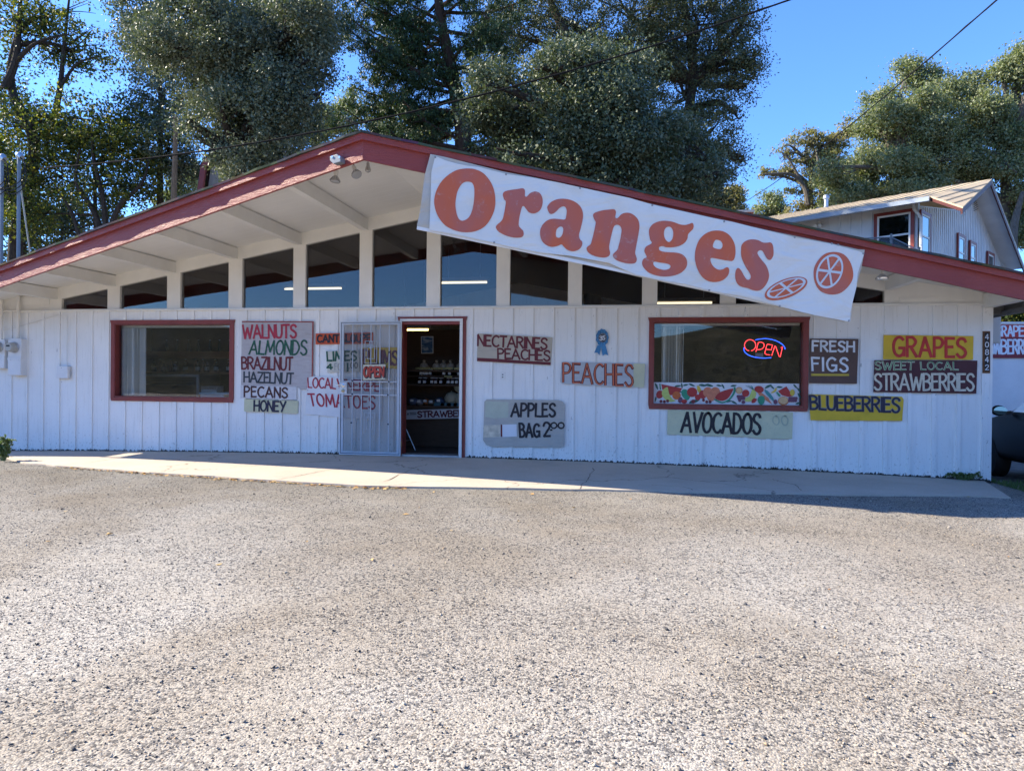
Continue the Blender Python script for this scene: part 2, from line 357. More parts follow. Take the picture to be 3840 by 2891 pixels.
GL = {
 'A': (.72, [[(0, 0), (.33, 1)], [(.33, 1), (.72, 0)], [(.13, .34), (.58, .34)]]),
 'B': (.58, [[(.03, 0), (.0, 1)], crom([(0, 1), (.33, .98), (.5, .79), (.36, .58), (.02, .53)]), crom([(.02, .53), (.42, .5), (.57, .26), (.4, .03), (.03, 0)])]),
 'C': (.60, [arc(.36, .5, .36, .5, 52, 312)]),
 'D': (.60, [[(0, 0), (0, 1)], crom([(0, 1), (.32, .95), (.57, .63), (.57, .36), (.34, .05), (0, 0)])]),
 'E': (.50, [[(.02, 0), (0, 1)], [(0, 1), (.48, .99)], [(0, .53), (.40, .54)], [(.02, 0), (.50, .02)]]),
 'F': (.50, [[(.02, 0), (0, 1)], [(0, 1), (.50, .99)], [(0, .54), (.40, .55)]]),
 'G': (.66, [arc(.35, .5, .35, .5, 48, 325), [(.36, .43), (.66, .43)], [(.65, .43), (.64, .04)]]),
 'H': (.58, [[(0, 0), (0, 1)], [(.58, 0), (.56, 1)], [(0, .5), (.58, .52)]]),
 'I': (.06, [[(.03, 0), (.02, 1)]]),
 'K': (.58, [[(0, 0), (0, 1)], [(.54, 1), (.02, .45)], [(.16, .58), (.58, 0)]]),
 'L': (.48, [[(0, 1), (.02, 0)], [(.0, .02), (.48, .0)]]),
 'M': (.80, [[(0, 0), (.1, 1)], [(.1, 1), (.40, .2)], [(.40, .2), (.70, 1)], [(.70, 1), (.80, 0)]]),
 'N': (.58, [[(0, 0), (.0, 1)], [(0, 1), (.57, .03)], [(.57, 0), (.58, 1)]]),
 'O': (.64, [arc(.32, .5, .32, .5, 80, 445, 20)]),
 'P': (.54, [[(.02, 0), (0, 1)], crom([(0, 1), (.34, .99), (.53, .78), (.38, .52), (.02, .47)])]),
 'R': (.58, [[(.02, 0), (0, 1)], crom([(0, 1), (.34, .99), (.52, .78), (.36, .54), (.02, .5)]), [(.22, .5), (.58, 0)]]),
 'S': (.56, _S()),
 'T': (.58, [[(.29, 0), (.29, 1)], [(0, .99), (.58, 1)]]),
 'U': (.58, [[(0, 1), (.01, .33)], crom([(.01, .34), (.09, .08), (.29, 0), (.49, .08), (.57, .34)]), [(.57, .33), (.58, 1)]]),
 'V': (.64, [[(0, 1), (.31, 0)], [(.31, 0), (.64, 1)]]),
 'W': (.92, [[(0, 1), (.22, 0)], [(.22, 0), (.45, .78)], [(.45, .78), (.68, 0)], [(.68, 0), (.92, 1)]]),
 'Y': (.60, [[(0, 1), (.30, .48)], [(.60, 1), (.22, 0)]]),
 'Z': (.56, [[(0, 1), (.54, 1)], [(.54, 1), (0, 0)], [(0, 0), (.56, 0)]]),
 '0': (.54, [arc(.27, .5, .27, .5, 80, 445, 18)]),
 '1': (.06, [[(.03, 0), (.03, 1)]]),
 '2': (.52, [crom([(.02, .76), (.12, .95), (.30, 1.), (.47, .86), (.46, .64), (.24, .32), (.02, .02)]), [(.02, .02), (.52, .04)]]),
 '3': (.50, [crom([(.02, .86), (.18, 1.), (.40, .95), (.44, .74), (.30, .56), (.16, .54)]), crom([(.16, .54), (.38, .5), (.49, .28), (.36, .03), (.14, .0), (.0, .14)])]),
 '4': (.56, [[(.36, 1), (.0, .34)], [(.0, .34), (.56, .34)], [(.40, 0), (.40, 1)]]),
 '5': (.50, [[(.46, 1), (.06, 1)], [(.06, 1), (.04, .58)], crom([(.04, .56), (.24, .63), (.44, .5), (.48, .26), (.34, .03), (.14, .0), (.0, .12)])]),
 '8': (.50, [arc(.25, .755, .21, .245, -90, 270, 16), arc(.25, .265, .25, .265, 90, 450, 16)]),
 '.': (.08, [[(.0, .02), (.08, .02)]]), '-': (.3, [[(0, .5), (.3, .5)]]), ' ': (.30, []),
}
def stroke(mb, pl, pts, wid, off):
    """one flat brush stroke in the plane; pts in plane metres"""
    p = [Vector(q) for q in pts]; n = len(p); L = []; R = []
    for i in range(n):
        d0 = (p[i]-p[i-1]) if i else (p[1]-p[0]); d1 = (p[i+1]-p[i]) if i < n-1 else d0
        d = (d0.normalized()+d1.normalized()); d = d.normalized() if d.length > 1e-6 else d0.normalized()
        q = Vector((-d.y, d.x)); h = wid/2*(1+random.uniform(-.09, .09))
        e = Vector((0, 0))
        if i == 0: e = -d*wid*.36
        if i == n-1: e = d*wid*.36
        L.append(p[i]+q*h+e); R.append(p[i]-q*h+e)
    vs = [pl.at((a.x, a.y), off) for a in L]+[pl.at((a.x, a.y), off) for a in R]
    mb.add(vs, [(n+i, n+i+1, i+1, i) for i in range(n-1)])
def bil(q, s, t):      # q = TL,TR,BR,BL pixels ; t measured upward
    a = [q[3][k]*(1-s)+q[2][k]*s for k in (0, 1)]; b = [q[0][k]*(1-s)+q[1][k]*s for k in (0, 1)]
    return [a[k]*(1-t)+b[k]*t for k in (0, 1)]
def letters(pl, text, quad, sw=.13, gap=.17, off=.003, mb=None, jit=.012, wabs=None):
    """text painted inside a quad of photo pixels lying on plane pl; sw = brush width / letter height"""
    mb = mb or MB(); tot = sum(GL[c][0] for c in text)+gap*(len(text)-1); x = 0
    h = (Vector(pl.px(*quad[0]))-Vector(pl.px(*quad[3]))).length; wd = wabs or h*sw
    ins = wd*.45/h
    k = 0
    for c in text:
        for st in GL[c][1]:
            pts = []
            for (a, b) in st:
                ss = (x+a+random.uniform(-jit, jit)*.6)/tot; tt = ins+(b+random.uniform(-jit, jit)*.4)*(1-2*ins)
                pts.append(pl.px(*bil(quad, ss, tt)))
            stroke(mb, pl, pts, wd, off+.00025*(k % 9)); k += 1
        x += GL[c][0]+gap
    return mb
def zq(o, s, *pts): return [(o[0]+x/s, o[1]+y/s) for x, y in pts]
def board(pl, poly, thick=.012, mb=None, off=0.0):
    mb = mb or MB(); mb.prism([pl.at(pl.px(*p), off) for p in poly], -pl.n*thick); return mb
def patch(pl, poly, off, mb=None):
    mb = mb or MB(); mb.poly([pl.at(pl.px(*p), off) for p in poly]); return mb
def fillpoly(pl, loops, off, mb=None):
    """flat painted shape with holes, loops in photo pixels"""
    mb = mb or MB(); ls = [[Vector((*pl.px(*p), 0)) for p in l] for l in loops]
    tri = tessellate_polygon(ls); fl = [q for l in ls for q in l]
    fs = []
    for t in tri:
        a, b, c = (fl[i] for i in t)
        fs.append(tuple(t) if (b-a).cross(c-a).z > 0 else (t[0], t[2], t[1]))
    mb.add([pl.at((q.x, q.y), off) for q in fl], fs); return mb
def sign(name, label, poly, mat, lines, Y=-.036, thick=.012, group='hand painted produce signs', extra=(), pl=None, cat='sign'):
    """lines: (text, quad, material, brush, gap[, outline material, extra width])"""
    pl = pl or wallplane(Y); c = pl.at(pl.px(*poly[-1]))
    t = thing(name, label, cat, c, group)
    board(pl, poly, thick).build('board', mat, t)
    for nm, ps, m, off in extra: patch(pl, ps, off).build(nm, m, t)
    for ln in lines:
        txt, q, m, sw, gap = ln[:5]
        if len(ln) > 5: letters(pl, txt, q, sw*ln[6], gap, .002).build('letter_outline', ln[5], t)
        letters(pl, txt, q, sw, gap, .0045).build('lettering', m, t)
    return t
# ------------------------------------------------------------------ ground, lot, slab, hills
def grid(xs, ys, fn):
    mb = MB(); mb.v = [(x, y, fn(x, y)) for y in ys for x in xs]; n = len(xs)
    mb.f = [(j*n+i, j*n+i+1, (j+1)*n+i+1, (j+1)*n+i) for j in range(len(ys)-1) for i in range(n-1)]; mb.m = [0]*len(mb.f); return mb
kind(grid([-300+50*i for i in range(13)], [-300+50*i for i in range(13)], lambda x, y: -.62).build('ground', m_ground()), 'structure')
kind(grid([-46+2*i for i in range(47)], [-44+2*i for i in range(22)]+[-1.0, 0, .3], lot_z).build('parking_lot', LOT, smooth=True), 'structure')
kind(grid([4.55+1.2*i for i in range(22)], [.3+1.2*i for i in range(22)], lambda x, y: lot_z(x, 0)-.004-.01*y).build('side_yard', paint('dark yard dirt', (.16, .14, .12), .95, .35, 5, .1, bump=.8, bscale=40)), 'structure')
FRONT = [(-30, 1690), (80, 1735), (213, 1744.7), (486, 1765), (636, 1775), (1200, 1811), (1385, 1821), (1837, 1828), (2540, 1841), (3128, 1853), (3715, 1860)]
fp = [PG(u, v, slab_z) for u, v in FRONT]
fx = [p.x for p in fp]; fy = [p.y for p in fp]
fx = [-13.0]+fx; fy = [-1.2]+fy
def front_y(x): return float(np.interp(x, fx, fy))
def build_slab():
    mb = MB(); xs = [-12.9+.25*i for i in range(int((4.60+12.9)/.25)+1)]+[4.60]
    rows = []
    def row(x, xf):
        yf = front_y(min(xf, 4.1))+random.uniform(-.012, .012)+.02*math.sin(x*6.1)*math.sin(x*2.3)
        return [((x+(xf-x)*k/6), .06+(yf-.06)*k/6) for k in range(7)]
    for x in xs: rows.append(row(x, x+max(0, (x-3.6))*-.38 if x > 3.6 else x))
    b = []
    for r in rows:
        b.append([(x, y, slab_z(x, y)) for x, y in r]+[(r[-1][0], r[-1][1], slab_z(*r[-1])-.12)])
    n = 8; mb.v = [p for r in b for p in r]
    mb.f = [(i*n+k, i*n+k+1, (i+1)*n+k+1, (i+1)*n+k) for i in range(len(b)-1) for k in range(n-1)]; mb.m = [0]*len(mb.f)
    last = b[-1]; mb.poly([last[0], *last[1:], (last[0][0], last[0][1], -.4)])
    return kind(mb.build('concrete_walkway', CONC), 'structure')
build_slab()
def hills():
    mb = MB(); n = 96; rs = [70, 95, 130, 180, 240]; H = [0, 5, 11.5, 15, 17]
    for j, r in enumerate(rs):
        for i in range(n+1):
            a = RAD(180+(i/n)*180)
            h = H[j]*(1+1.8*max(0, math.cos(a))**1.5)*(1+.22*math.sin(a*5+j*.4)+.12*math.sin(a*13+1)+.05*math.sin(a*31))
            mb.v.append((r*math.cos(a)*1.1, -12+r*math.sin(a), h-.6))
    m = n+1; mb.f = [(j*m+i, (j+1)*m+i, (j+1)*m+i+1, j*m+i+1) for j in range(4) for i in range(n)]; mb.m = [0]*len(mb.f)
    kind(mb.build('hills', m_hill()), 'structure')
hills()
# loose chips lying on the seal coat, denser and larger near the viewer
def chips():
    N = 70000; ys = []; t = NT('loose gravel chips'); g = t.new('ShaderNodeNewGeometry')
    t.base(t.ramp(g.outputs['Random Per Island'], [(0., (.03, .031, .036)), (.42, (.085, .087, .093)), (.55, (.33, .29, .24)), (.88, (.52, .45, .36)), (1., (.42, .29, .17))])); t.set(.85, .25)
    r = RNG.random(N); dist = 1.9+ (r**.95)*8.6                      # metres in front of the viewer
    lat = (RNG.random(N)-.5)*2*(dist*.80+.3)
    f = Vector((CF.x, CF.y, 0)).normalized(); rt = Vector((f.y, -f.x, 0))
    X = CAM.x+f.x*dist+rt.x*lat; Y = CAM.y+f.y*dist+rt.y*lat
    s = RNG.gamma(5, .00052, N)+.0010; s *= np.where(RNG.random(N) < .03, 1.9, 1)
    fyv = np.interp(X, fx, fy); keep = Y < fyv+.05*np.sin(X*7.3)*np.sin(X*2.9+1)+.03; X, Y, s = X[keep], Y[keep], s[keep]; N = len(X)
    Z = np.array([lot_z(a, b) for a, b in zip(X, Y)])+s*.25
    octa = np.array([(1,0,0),(0,1,0),(-1,0,0),(0,-1,0),(0,0,1),(0,0,-1)], float)
    V = octa[None]*s[:, None, None]*(.5+.9*RNG.random((N, 6, 1))); V[:, :, 2] *= .62
    a = RNG.random(N)*6.283; ca, sa = np.cos(a)[:, None], np.sin(a)[:, None]
    x = V[:, :, 0]*ca-V[:, :, 1]*sa; y = V[:, :, 0]*sa+V[:, :, 1]*ca
    tz = (RNG.random(N)[:, None]-.5)*1.2; z = V[:, :, 2]+x*tz
    P = np.stack([x+X[:, None], y+Y[:, None], z+Z[:, None]], 2).reshape(-1, 3)
    F = np.array([(0,1,4),(1,2,4),(2,3,4),(3,0,4),(1,0,5),(2,1,5),(3,2,5),(0,3,5)])
    FI = (F[None]+(np.arange(N)*6)[:, None, None]).reshape(-1, 3)
    o = npmesh('gravel', P, FI, t.m); kind(o, 'stuff')
    tag(o, 'loose grey and tan gravel chips strewn over the lot', 'gravel')
def npmesh(name, P, F, mat, parent=None):
    off = np.zeros(3); q = parent
    while q is not None: off += np.array(q.location); q = q.parent
    P = P-off; k = F.shape[1]; me = bpy.data.meshes.new(name)
    me.vertices.add(len(P)); me.vertices.foreach_set('co', P.astype(np.float32).ravel())
    me.loops.add(F.size); me.loops.foreach_set('vertex_index', F.astype(np.int32).ravel())
    me.polygons.add(len(F)); me.polygons.foreach_set('loop_start', np.arange(0, F.size, k, dtype=np.int32))
    me.polygons.foreach_set('loop_total', np.full(len(F), k, dtype=np.int32))
    me.materials.append(mat); me.update(); me.validate()
    o = bpy.data.objects.new(name, me); COL.objects.link(o); o.parent = parent; return o
chips()
def cracks():
    m = paint('dark crack line', (.07, .06, .05), .95, .2, 9)  # thin dark strips drawn as cracks in the slab
    for pts in ([(213, 1745), (300, 1738), (380, 1728), (447, 1718)], [(1030, 1800), (1100, 1788), (1200, 1768), (1290, 1752), (1340, 1740)], [(2176, 1833), (2180, 1815), (2205, 1800), (2212, 1780), (2235, 1748)],
                [(2440, 1818), (2490, 1822), (2560, 1826), (2620, 1842)], [(2895, 1798), (2925, 1806), (2980, 1818), (3020, 1846)], [(1440, 1806), (1500, 1780), (1560, 1752), (1620, 1738)]):
        q = []
        for (a, b) in zip(pts[:-1], pts[1:]):
            for k in range(4):
                p = PG(a[0]+(b[0]-a[0])*k/4+random.gauss(0, 3), a[1]+(b[1]-a[1])*k/4, slab_z); q.append(p)
        L = []; mb = MB()
        for i, p in enumerate(q):
            w_ = random.uniform(.002, .0065); L.append((Vector((p.x-w_, p.y, p.z+.0035)), Vector((p.x+w_, p.y+.004, p.z+.0035))))
        mb.v = [tuple(x) for l in L for x in l]; mb.f = [(2*i, 2*i+1, 2*i+3, 2*i+2) for i in range(len(L)-1)]; mb.m = [0]*len(mb.f)
        kind(mb.build('pavement_crack', m), 'structure')
cracks()
def litter():
    N = 420; X = -7.6+RNG.random(N)**.8*5.2; fyv = np.interp(X, fx, fy); Y = fyv-.01-np.abs(RNG.normal(size=N))*.05
    X2 = -10+RNG.random(90)*15; Y2 = -1-RNG.random(90)**2*6; X = np.append(X, X2); Y = np.append(Y, Y2); N = len(X)
    Z = np.array([max(lot_z(a, b), -9) for a, b in zip(X, Y)])+.006; L = .012+.022*RNG.random(N); an = RNG.random(N)*6.283
    dx, dy = np.cos(an)*L, np.sin(an)*L; t1, t2 = (RNG.random(N)-.3)*L*.7, (RNG.random(N)-.3)*L*.7
    V = np.stack([np.stack([X-dx, Y-dy, Z], 1), np.stack([X+dy*.45, Y-dx*.45, Z+t1], 1), np.stack([X+dx, Y+dy, Z+.002], 1), np.stack([X-dy*.45, Y+dx*.45, Z+t2], 1)], 1).reshape(-1, 3)
    t = NT('dry fallen leaves'); g = t.new('ShaderNodeNewGeometry'); t.base(t.ramp(g.outputs['Random Per Island'], [(0., (.30, .14, .05)), (.4, (.45, .27, .10)), (.75, (.55, .42, .20)), (1., (.20, .11, .06))])); t.set(.7, .2)
    o = npmesh('dry_leaves', V, np.arange(len(V)).reshape(-1, 4), t.m); kind(o, 'stuff'); tag(o, 'dry fallen leaves drifted along the front edge of the walkway', 'leaves')
litter()
# ------------------------------------------------------------------ the fruit stand building
XR = -2.95                                        # ridge
def soff(x): return 3.755-.187*abs(x-XR)          # soffit / ceiling plane
def fas_y(x): return -2.75+.24*abs(x-XR)          # prow line of the fascia in plan
XL, XE, XC = -11.0, 5.12, 4.64                    # left eave, right eave, right wall corner
store = thing('fruit_stand_building', 'long white board-sided store with a low red-edged prow gable roof', 'building', (XR, 0, 0))
LW = (PY(433, 1216).x, PY(866, 1214).x, PY(434, 1488).z, PY(433, 1216).z)
RW = (PY(2451, 1208).x, PY(3015, 1207).x, (PY(2452, 1516).z+PY(3014, 1526.5).z)/2, PY(2451, 1208).z)
DR = (PY(1509, 1400).x, PY(1729, 1400).x, -.3, PY(1600, 1207).z)
ZTOP = PY(900, 1161).z-.012                        # underside of the drip ledge
WT = .12
def front_wall():
    mb = MB(); cuts = sorted([-11.0, XC, LW[0], LW[1], RW[0], RW[1], DR[0], DR[1]])
    for a, b in zip(cuts[:-1], cuts[1:]):
        m = (a+b)/2; op = [o for o in (LW, RW, DR) if o[0] < m < o[1]]
        if not op: mb.box(a, b, 0, WT, -.45, ZTOP)
        else:
            o = op[0]
            if o[2] > -.2: mb.box(a, b, 0, WT, -.45, o[2])
            mb.box(a, b, 0, WT, o[3], ZTOP)
    # battens
    k = 0; x = -10.09-.2996*2
    while x < XC-.12:
        a, b = x-.055, x; segs = [(-.45, ZTOP)]
        for o, pad in ((LW, .06), (RW, .065), (DR, .085)):
            if b > o[0]-pad-.01 and a < o[1]+pad+.01:
                segs = [(-.45, o[2]-.066), (o[3]+.066, ZTOP)] if o[2] > -.2 else [(o[3]+.075, ZTOP)]
        for z0, z1 in segs: mb.box(a, b, -.019, .001, z0, z1)
        x += .2996
    mb.box(XC-.105, XC, -.022, .001, -.45, ZTOP)
    mb.box(XC-.0, XC+.02, -.022, .10, -.45, 2.3)
    return mb.build('front_wall', SIDING, store)
front_wall()
mb = MB(); mb.box(-10.98, XC+.01, -.05, .03, ZTOP, ZTOP+.022); mb.build('drip_ledge', TRIM, store)
# clerestory: sill strip, posts, sloped band under the soffit
WINS = [(-9.18,-8.34),(-8.12,-7.28),(-7.05,-6.22),(-5.99,-5.14),(-4.94,-4.07),(-3.87,-3.02),(-2.81,-1.96),(-1.76,-.91),(-.71,.14),(.352,1.21),(1.42,2.28),(2.49,3.34)]
ZS = ZTOP+.022; ZB = ZS+.018
def wtop(x): return soff(x)-.19
def clerestory():
    mb = MB(); mb.box(-10.98, XC, 0, .09, ZS, ZB)
    ed = [-10.98]+[v for w in WINS for v in w]+[XC]
    for a, b in zip(ed[0::2], ed[1::2]):           # posts and the solid ends
        xs = [a, b] if not (a < XR < b) else [a, XR, b]
        mb.prism([(a, 0, ZB), (b, 0, ZB)]+[(x, 0, max(ZB+.01, soff(x))) for x in reversed(xs)], (0, .09, 0))
    for a, b in WINS:
        xs = [a, b] if not (a < XR < b) else [a, XR, b]
        mb.prism([(x, .002, wtop(x)) for x in xs]+[(x, .002, soff(x)) for x in reversed(xs)], (0, .085, 0))
    mb.box(-9.9, -9.2, -.004, .001, 2.36, 2.44) if False else None
    return mb.build('clerestory_wall', TRIM, store)
clerestory()
for a, b in WINS:
    xs = [a, b] if not (a < XR < b) else [a, XR, b]
    m = MB(); m.prism([(a, .05, ZB), (b, .05, ZB)]+[(x, .05, wtop(x)) for x in reversed(xs)], (0, .006, 0)); m.build('clerestory_pane', GLASSH, store)
# patched panels beside the clerestory
m = MB(); m.box(PY(3372,1110).x, PY(3501,1110).x, -.014, 0, ZS+.002, soff(PY(3372,1110).x)-.24); m.build('patch_panel', TRIM, store)
m = MB(); m.box(-10.9, -10.35+.95, -.012, 0, ZS+.10, ZS+.215); m.build('patch_board', TRIM, store)
# beams carrying the overhang
for k in range(6):
    xf = -9.25+1.062*k; m = MB(); m.box(xf-.095, xf, fas_y(xf-.09)+.03, .0, soff(xf)-.185, soff(xf-.095)+.004)
    m.build('roof_beam', TRIM, store)
for k in range(6):
    xf = -1.97+1.062*k; m = MB(); m.box(xf, xf+.095, fas_y(xf+.09)+.03, .0, soff(xf)-.185, soff(xf+.095)+.004)
    m.build('roof_beam', TRIM, store)
m = MB(); m.box(XC-.10, XC, fas_y(XC)+.03, 0, soff(XC)-.185, soff(XC)); m.build('roof_beam', TRIM, store)
# soffit + ceiling boards (one skin per slope), roof skin, shingle edge
def slope(x0, x1, dz, th, over, back, jag=0):
    mb = MB(); n = 40; top = []
    for i in range(n+1):
        x = x0+(x1-x0)*i/n; top.append((x, fas_y(x)-over-(random.uniform(0, jag) if jag else 0), soff(x)+dz+(random.uniform(-.004, .004) if jag else 0)))
    for i in range(n):
        (xa, ya, za), (xb, yb, zb) = top[i], top[i+1]; za2, zb2 = soff(xa)+dz, soff(xb)+dz
        mb.add([(xa, ya, za), (xb, yb, zb), (xb, back, zb2), (xa, back, za2), (xa, ya, za+th), (xb, yb, zb+th), (xb, back, zb2+th), (xa, back, za2+th)],
               [(0,3,2,1), (4,5,6,7), (0,1,5,4), (2,3,7,6)])
        if i == 0: mb.f.append(tuple(len(mb.v)-8+k for k in (3,0,4,7))); mb.m.append(0)
        if i == n-1: mb.f.append(tuple(len(mb.v)-8+k for k in (1,2,6,5))); mb.m.append(0)
    return mb
sf = slope(XL, XR, 0, .03, -.03, .09); s2 = slope(XR, XE, 0, .03, -.03, .09); sf.add(s2.v, s2.f); sf.build('soffit', SOFFIT, store)
def ceil_fix(x0, x1):
    mb = MB()
    mb.add([(x0,.095,soff(x0)),(x1,.095,soff(x1)),(x1,8.6,soff(x1)),(x0,8.6,soff(x0)),(x0,.095,soff(x0)+.03),(x1,.095,soff(x1)+.03),(x1,8.6,soff(x1)+.03),(x0,8.6,soff(x0)+.03)],
           [(0,3,2,1),(4,5,6,7),(0,1,5,4),(1,2,6,5),(2,3,7,6),(3,0,4,7)]); return mb
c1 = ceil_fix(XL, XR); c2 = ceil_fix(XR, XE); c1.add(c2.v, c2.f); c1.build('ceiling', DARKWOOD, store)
r1 = slope(XL-.03, XR, .085, .026, .045, 8.7, .03); r2 = slope(XR, XE+.03, .085, .026, .045, 8.7, .03); r1.add(r2.v, r2.f); r1.build('roof', SHINGLE, store)
dk = slope(XL, XR, .032, .05, -.02, 8.6); d2 = slope(XR, XE, .032, .05, -.02, 8.6); dk.add(d2.v, d2.f); dk.build('roof_deck', GREYWOOD, store)
def fascia(x0, x1):
    """board hung on the prow line; a thinner trim board stands proud along its top"""
    def bd(zb, zt, yo, th):
        mb = MB(); n = 24; d = []
        for i in range(n+1):
            x = x0+(x1-x0)*i/n; d.append((x, fas_y(x)))
        for i in range(n):
            (xa, ya), (xb, yb) = d[i], d[i+1]
            mb.add([(xa, ya-yo, soff(xa)+zb), (xb, yb-yo, soff(xb)+zb), (xb, yb-yo+th, soff(xb)+zb), (xa, ya-yo+th, soff(xa)+zb),
                    (xa, ya-yo, soff(xa)+zt), (xb, yb-yo, soff(xb)+zt), (xb, yb-yo+th, soff(xb)+zt), (xa, ya-yo+th, soff(xa)+zt)],
                   [(0,3,2,1), (4,5,6,7), (0,1,5,4), (2,3,7,6)]+([(3,0,4,7)] if i == 0 else [])+([(1,2,6,5)] if i == n-1 else []))
        return mb
    f = bd(-.198, .082, 0, .042).build('fascia', FASCIA, store)
    bd(.012, .085, .037, .035).build('fascia_trim', FASCIA, f)
fascia(XL, XR); fascia(XR, XE)
# gable wall above, side and back walls, floor, right eave timbers, unseen left wing added to cast the shadow at the slab's left end
for a, b in ((XL+.02, XL+.14), (XC-.12, XC)):
    m = MB(); m.prism([(a, WT+.002, -.5), (a, 8.5, -.5), (a, 8.5, soff((a+b)/2)-.01), (a, WT+.002, soff((a+b)/2)-.01)], (b-a, 0, 0)); m.build('side_wall', SIDING, store)
m = MB(); m.prism([(XL+.14, 8.38, -.5), (XC-.12, 8.38, -.5), (XC-.12, 8.38, soff(XC)-.01), (XR, 8.38, soff(XR)-.01), (XL+.14, 8.38, soff(XL)-.01)], (0, .12, 0)); m.build('back_wall', SIDING, store)
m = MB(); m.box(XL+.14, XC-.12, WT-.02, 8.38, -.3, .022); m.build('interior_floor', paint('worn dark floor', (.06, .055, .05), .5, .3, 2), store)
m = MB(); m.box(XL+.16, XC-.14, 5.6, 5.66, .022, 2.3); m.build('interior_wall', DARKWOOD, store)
m = MB()
for z0, z1, x in ((2.095, 2.165, XE-.10), (2.17, 2.26, XE-.06)): m.box(x, x+.045, fas_y(XE)+.3, 8.4, z0, z1)
for k in range(7): m.box(XC+.03, XE-.02, .55+1.15*k, .60+1.15*k, 2.12, 2.24)
m.build('eave_timber', GREYWOOD, store)
m = MB(); m.box(-17, -11.55, -.68, 8.4, -.4, 2.34); m.box(-17, -11.52, -.75, 8.4, 2.34, 2.41); m.build('unseen_wing', SIDING, store)
# display windows
def display_window(o, tl, tr, br, bl, label):
    pl = wallplane(-.027); t = MB(); W = .062
    def pt(x, z): return Vector((x, -.027, z))
    x0, x1, z0, z1 = o; e = .016
    top = [pt(x0-W-e, z1+W), pt(x1+W+e, z1+W), pt(x1+W, z1+.004), pt(x0-W, z1+.004)]
    bot = [pt(x0-W, z0-.004), pt(x1+W, z0-.004), pt(x1+W-.012, z0-W), pt(x0-W+.012, z0-W)]
    for q in (top, bot): t.prism(q, (0, .026, 0))
    t.box(x0-W, x0, -.025, -.001, z0-.004, z1+.004); t.box(x1, x1+W, -.025, -.001, z0-.004, z1+.004)
    f = t.build('display_window', RED, store, label=label)
    j = MB(); j.box(x0-.001, x0+.012, -.02, WT, z0, z1); j.box(x1-.012, x1+.001, -.02, WT, z0, z1); j.box(x0+.012, x1-.012, -.02, WT, z1-.012, z1+.001); j.box(x0+.012, x1-.012, -.02, WT, z0-.001, z0+.014)
    j.build('window_jamb', RED, f)
    g = MB(); g.box(x0+.012, x1-.012, .078, .084, z0+.014, z1-.012); g.build('window_glass', GLASS, f)
display_window(LW, 0, 0, 0, 0, 'red framed window near the electric meters')
display_window(RW, 0, 0, 0, 0, 'red framed window with a fruit panel along its foot')
# doorway
m = MB(); x0, x1, _, z1 = DR
for q in ([(x0-.075, -.026, z1+.075), (x1+.09, -.026, z1+.075), (x1+.072, -.026, z1+.01), (x0-.06, -.026, z1+.01)],): m.prism(q, (0, .025, 0))
m.box(x1+.03, x1+.072, -.024, -.001, -.2, z1+.01); m.box(x0-.05, x0, -.024, -.001, -.2, z1+.01)
m.box(x0-.001, x0+.018, -.03, WT+.03, -.2, z1); m.box(x1-.018, x1+.001, -.02, WT+.03, -.2, z1); m.box(x0+.018, x1-.018, -.03, WT+.03, z1-.04, z1+.001)
m.build('door_frame', RED, store)
m = MB(); m.box(x0-.03, x1+.028, -.05, -.027, z1+.006, z1+.042); m.box(x1-.014, x1+.028, -.05, -.0265, base_z(x1)+.0, z1+.006); m.build('gate_jamb', WHITE, store)
m = MB(); m.box(x0+.018, x1-.018, -.06, WT+.1, -.1, .026); m.build('door_sill', GALV, store)
# ------------------------------------------------------------------ painted signs on the front wall
def lp(name, r, g, b, k=.42, **kw):                # paint from its look in the open shade of the wall
    c = srgb(r, g, b); return paint(name, tuple(min(.85, x*k*2.6) for x in c), kw.pop('rough', .6), kw.pop('var', .12), kw.pop('scale', 5.0), .3, **kw)
I_RED = paint('crimson sign paint', (.38, .028, .055), .55, .2, 14); I_GRN = paint('dark green sign paint', (.012, .085, .05), .55, .2, 14)
I_MAR = paint('maroon sign paint', (.13, .016, .022), .55, .2, 14); I_SLT = paint('slate sign paint', (.035, .045, .055), .55, .2, 14)
I_BRN = paint('dark brown sign paint', (.06, .018, .018), .55, .2, 14); I_BLK = paint('black sign paint', (.014, .013, .02), .5, .2, 14)
I_NAV = paint('navy sign paint', (.016, .016, .045), .5, .2, 14); I_SCA = paint('scarlet sign paint', (.50, .028, .022), .5, .15, 14)
I_WHT = paint('white sign paint', (.68, .70, .74), .55, .1, 14); I_CRM = paint('cream sign paint', (.62, .57, .45), .55, .15, 20, wear=(.35, .2, .16), wearamt=.2)
I_ORG = paint('orange sign paint', (.60, .15, .065), .55, .2, 14); I_LGR = paint('leaf green sign paint', (.07, .25, .10), .55, .15, 14)
I_GRY = paint('thin grey sign paint', (.22, .23, .24), .6, .15, 14); I_YEL = paint('yellow sign paint', (.55, .40, .05), .55, .1, 9)
B_GREY = m_woodboard('whitewashed plywood', (.50, .48, .49), (.30, .24, .24), .6); B_WHT = paint('white sign board', (.70, .71, .73), .6, .07, 5, wear=(.4, .37, .36), wearamt=-.1)
B_GRNW = paint('pale green sign board', (.58, .57, .38), .6, .07, 6, wear=(.36, .37, .28), wearamt=.1); B_ORG = paint('orange red sign board', (.56, .085, .025), .6, .1, 6)
B_YEL = paint('yellow sign board', (.66, .43, .03), .6, .1, 5, wear=(.45, .33, .05), wearamt=0); B_CRM = paint('cream sign board', (.58, .56, .48), .6, .08, 6)
B_BRN = paint('brown sign board', (.115, .065, .05), .65, .12, 6, wear=(.6, .6, .62), wearamt=-.35); B_MAR = paint('maroon sign board', (.070, .016, .022), .55, .15, 5)
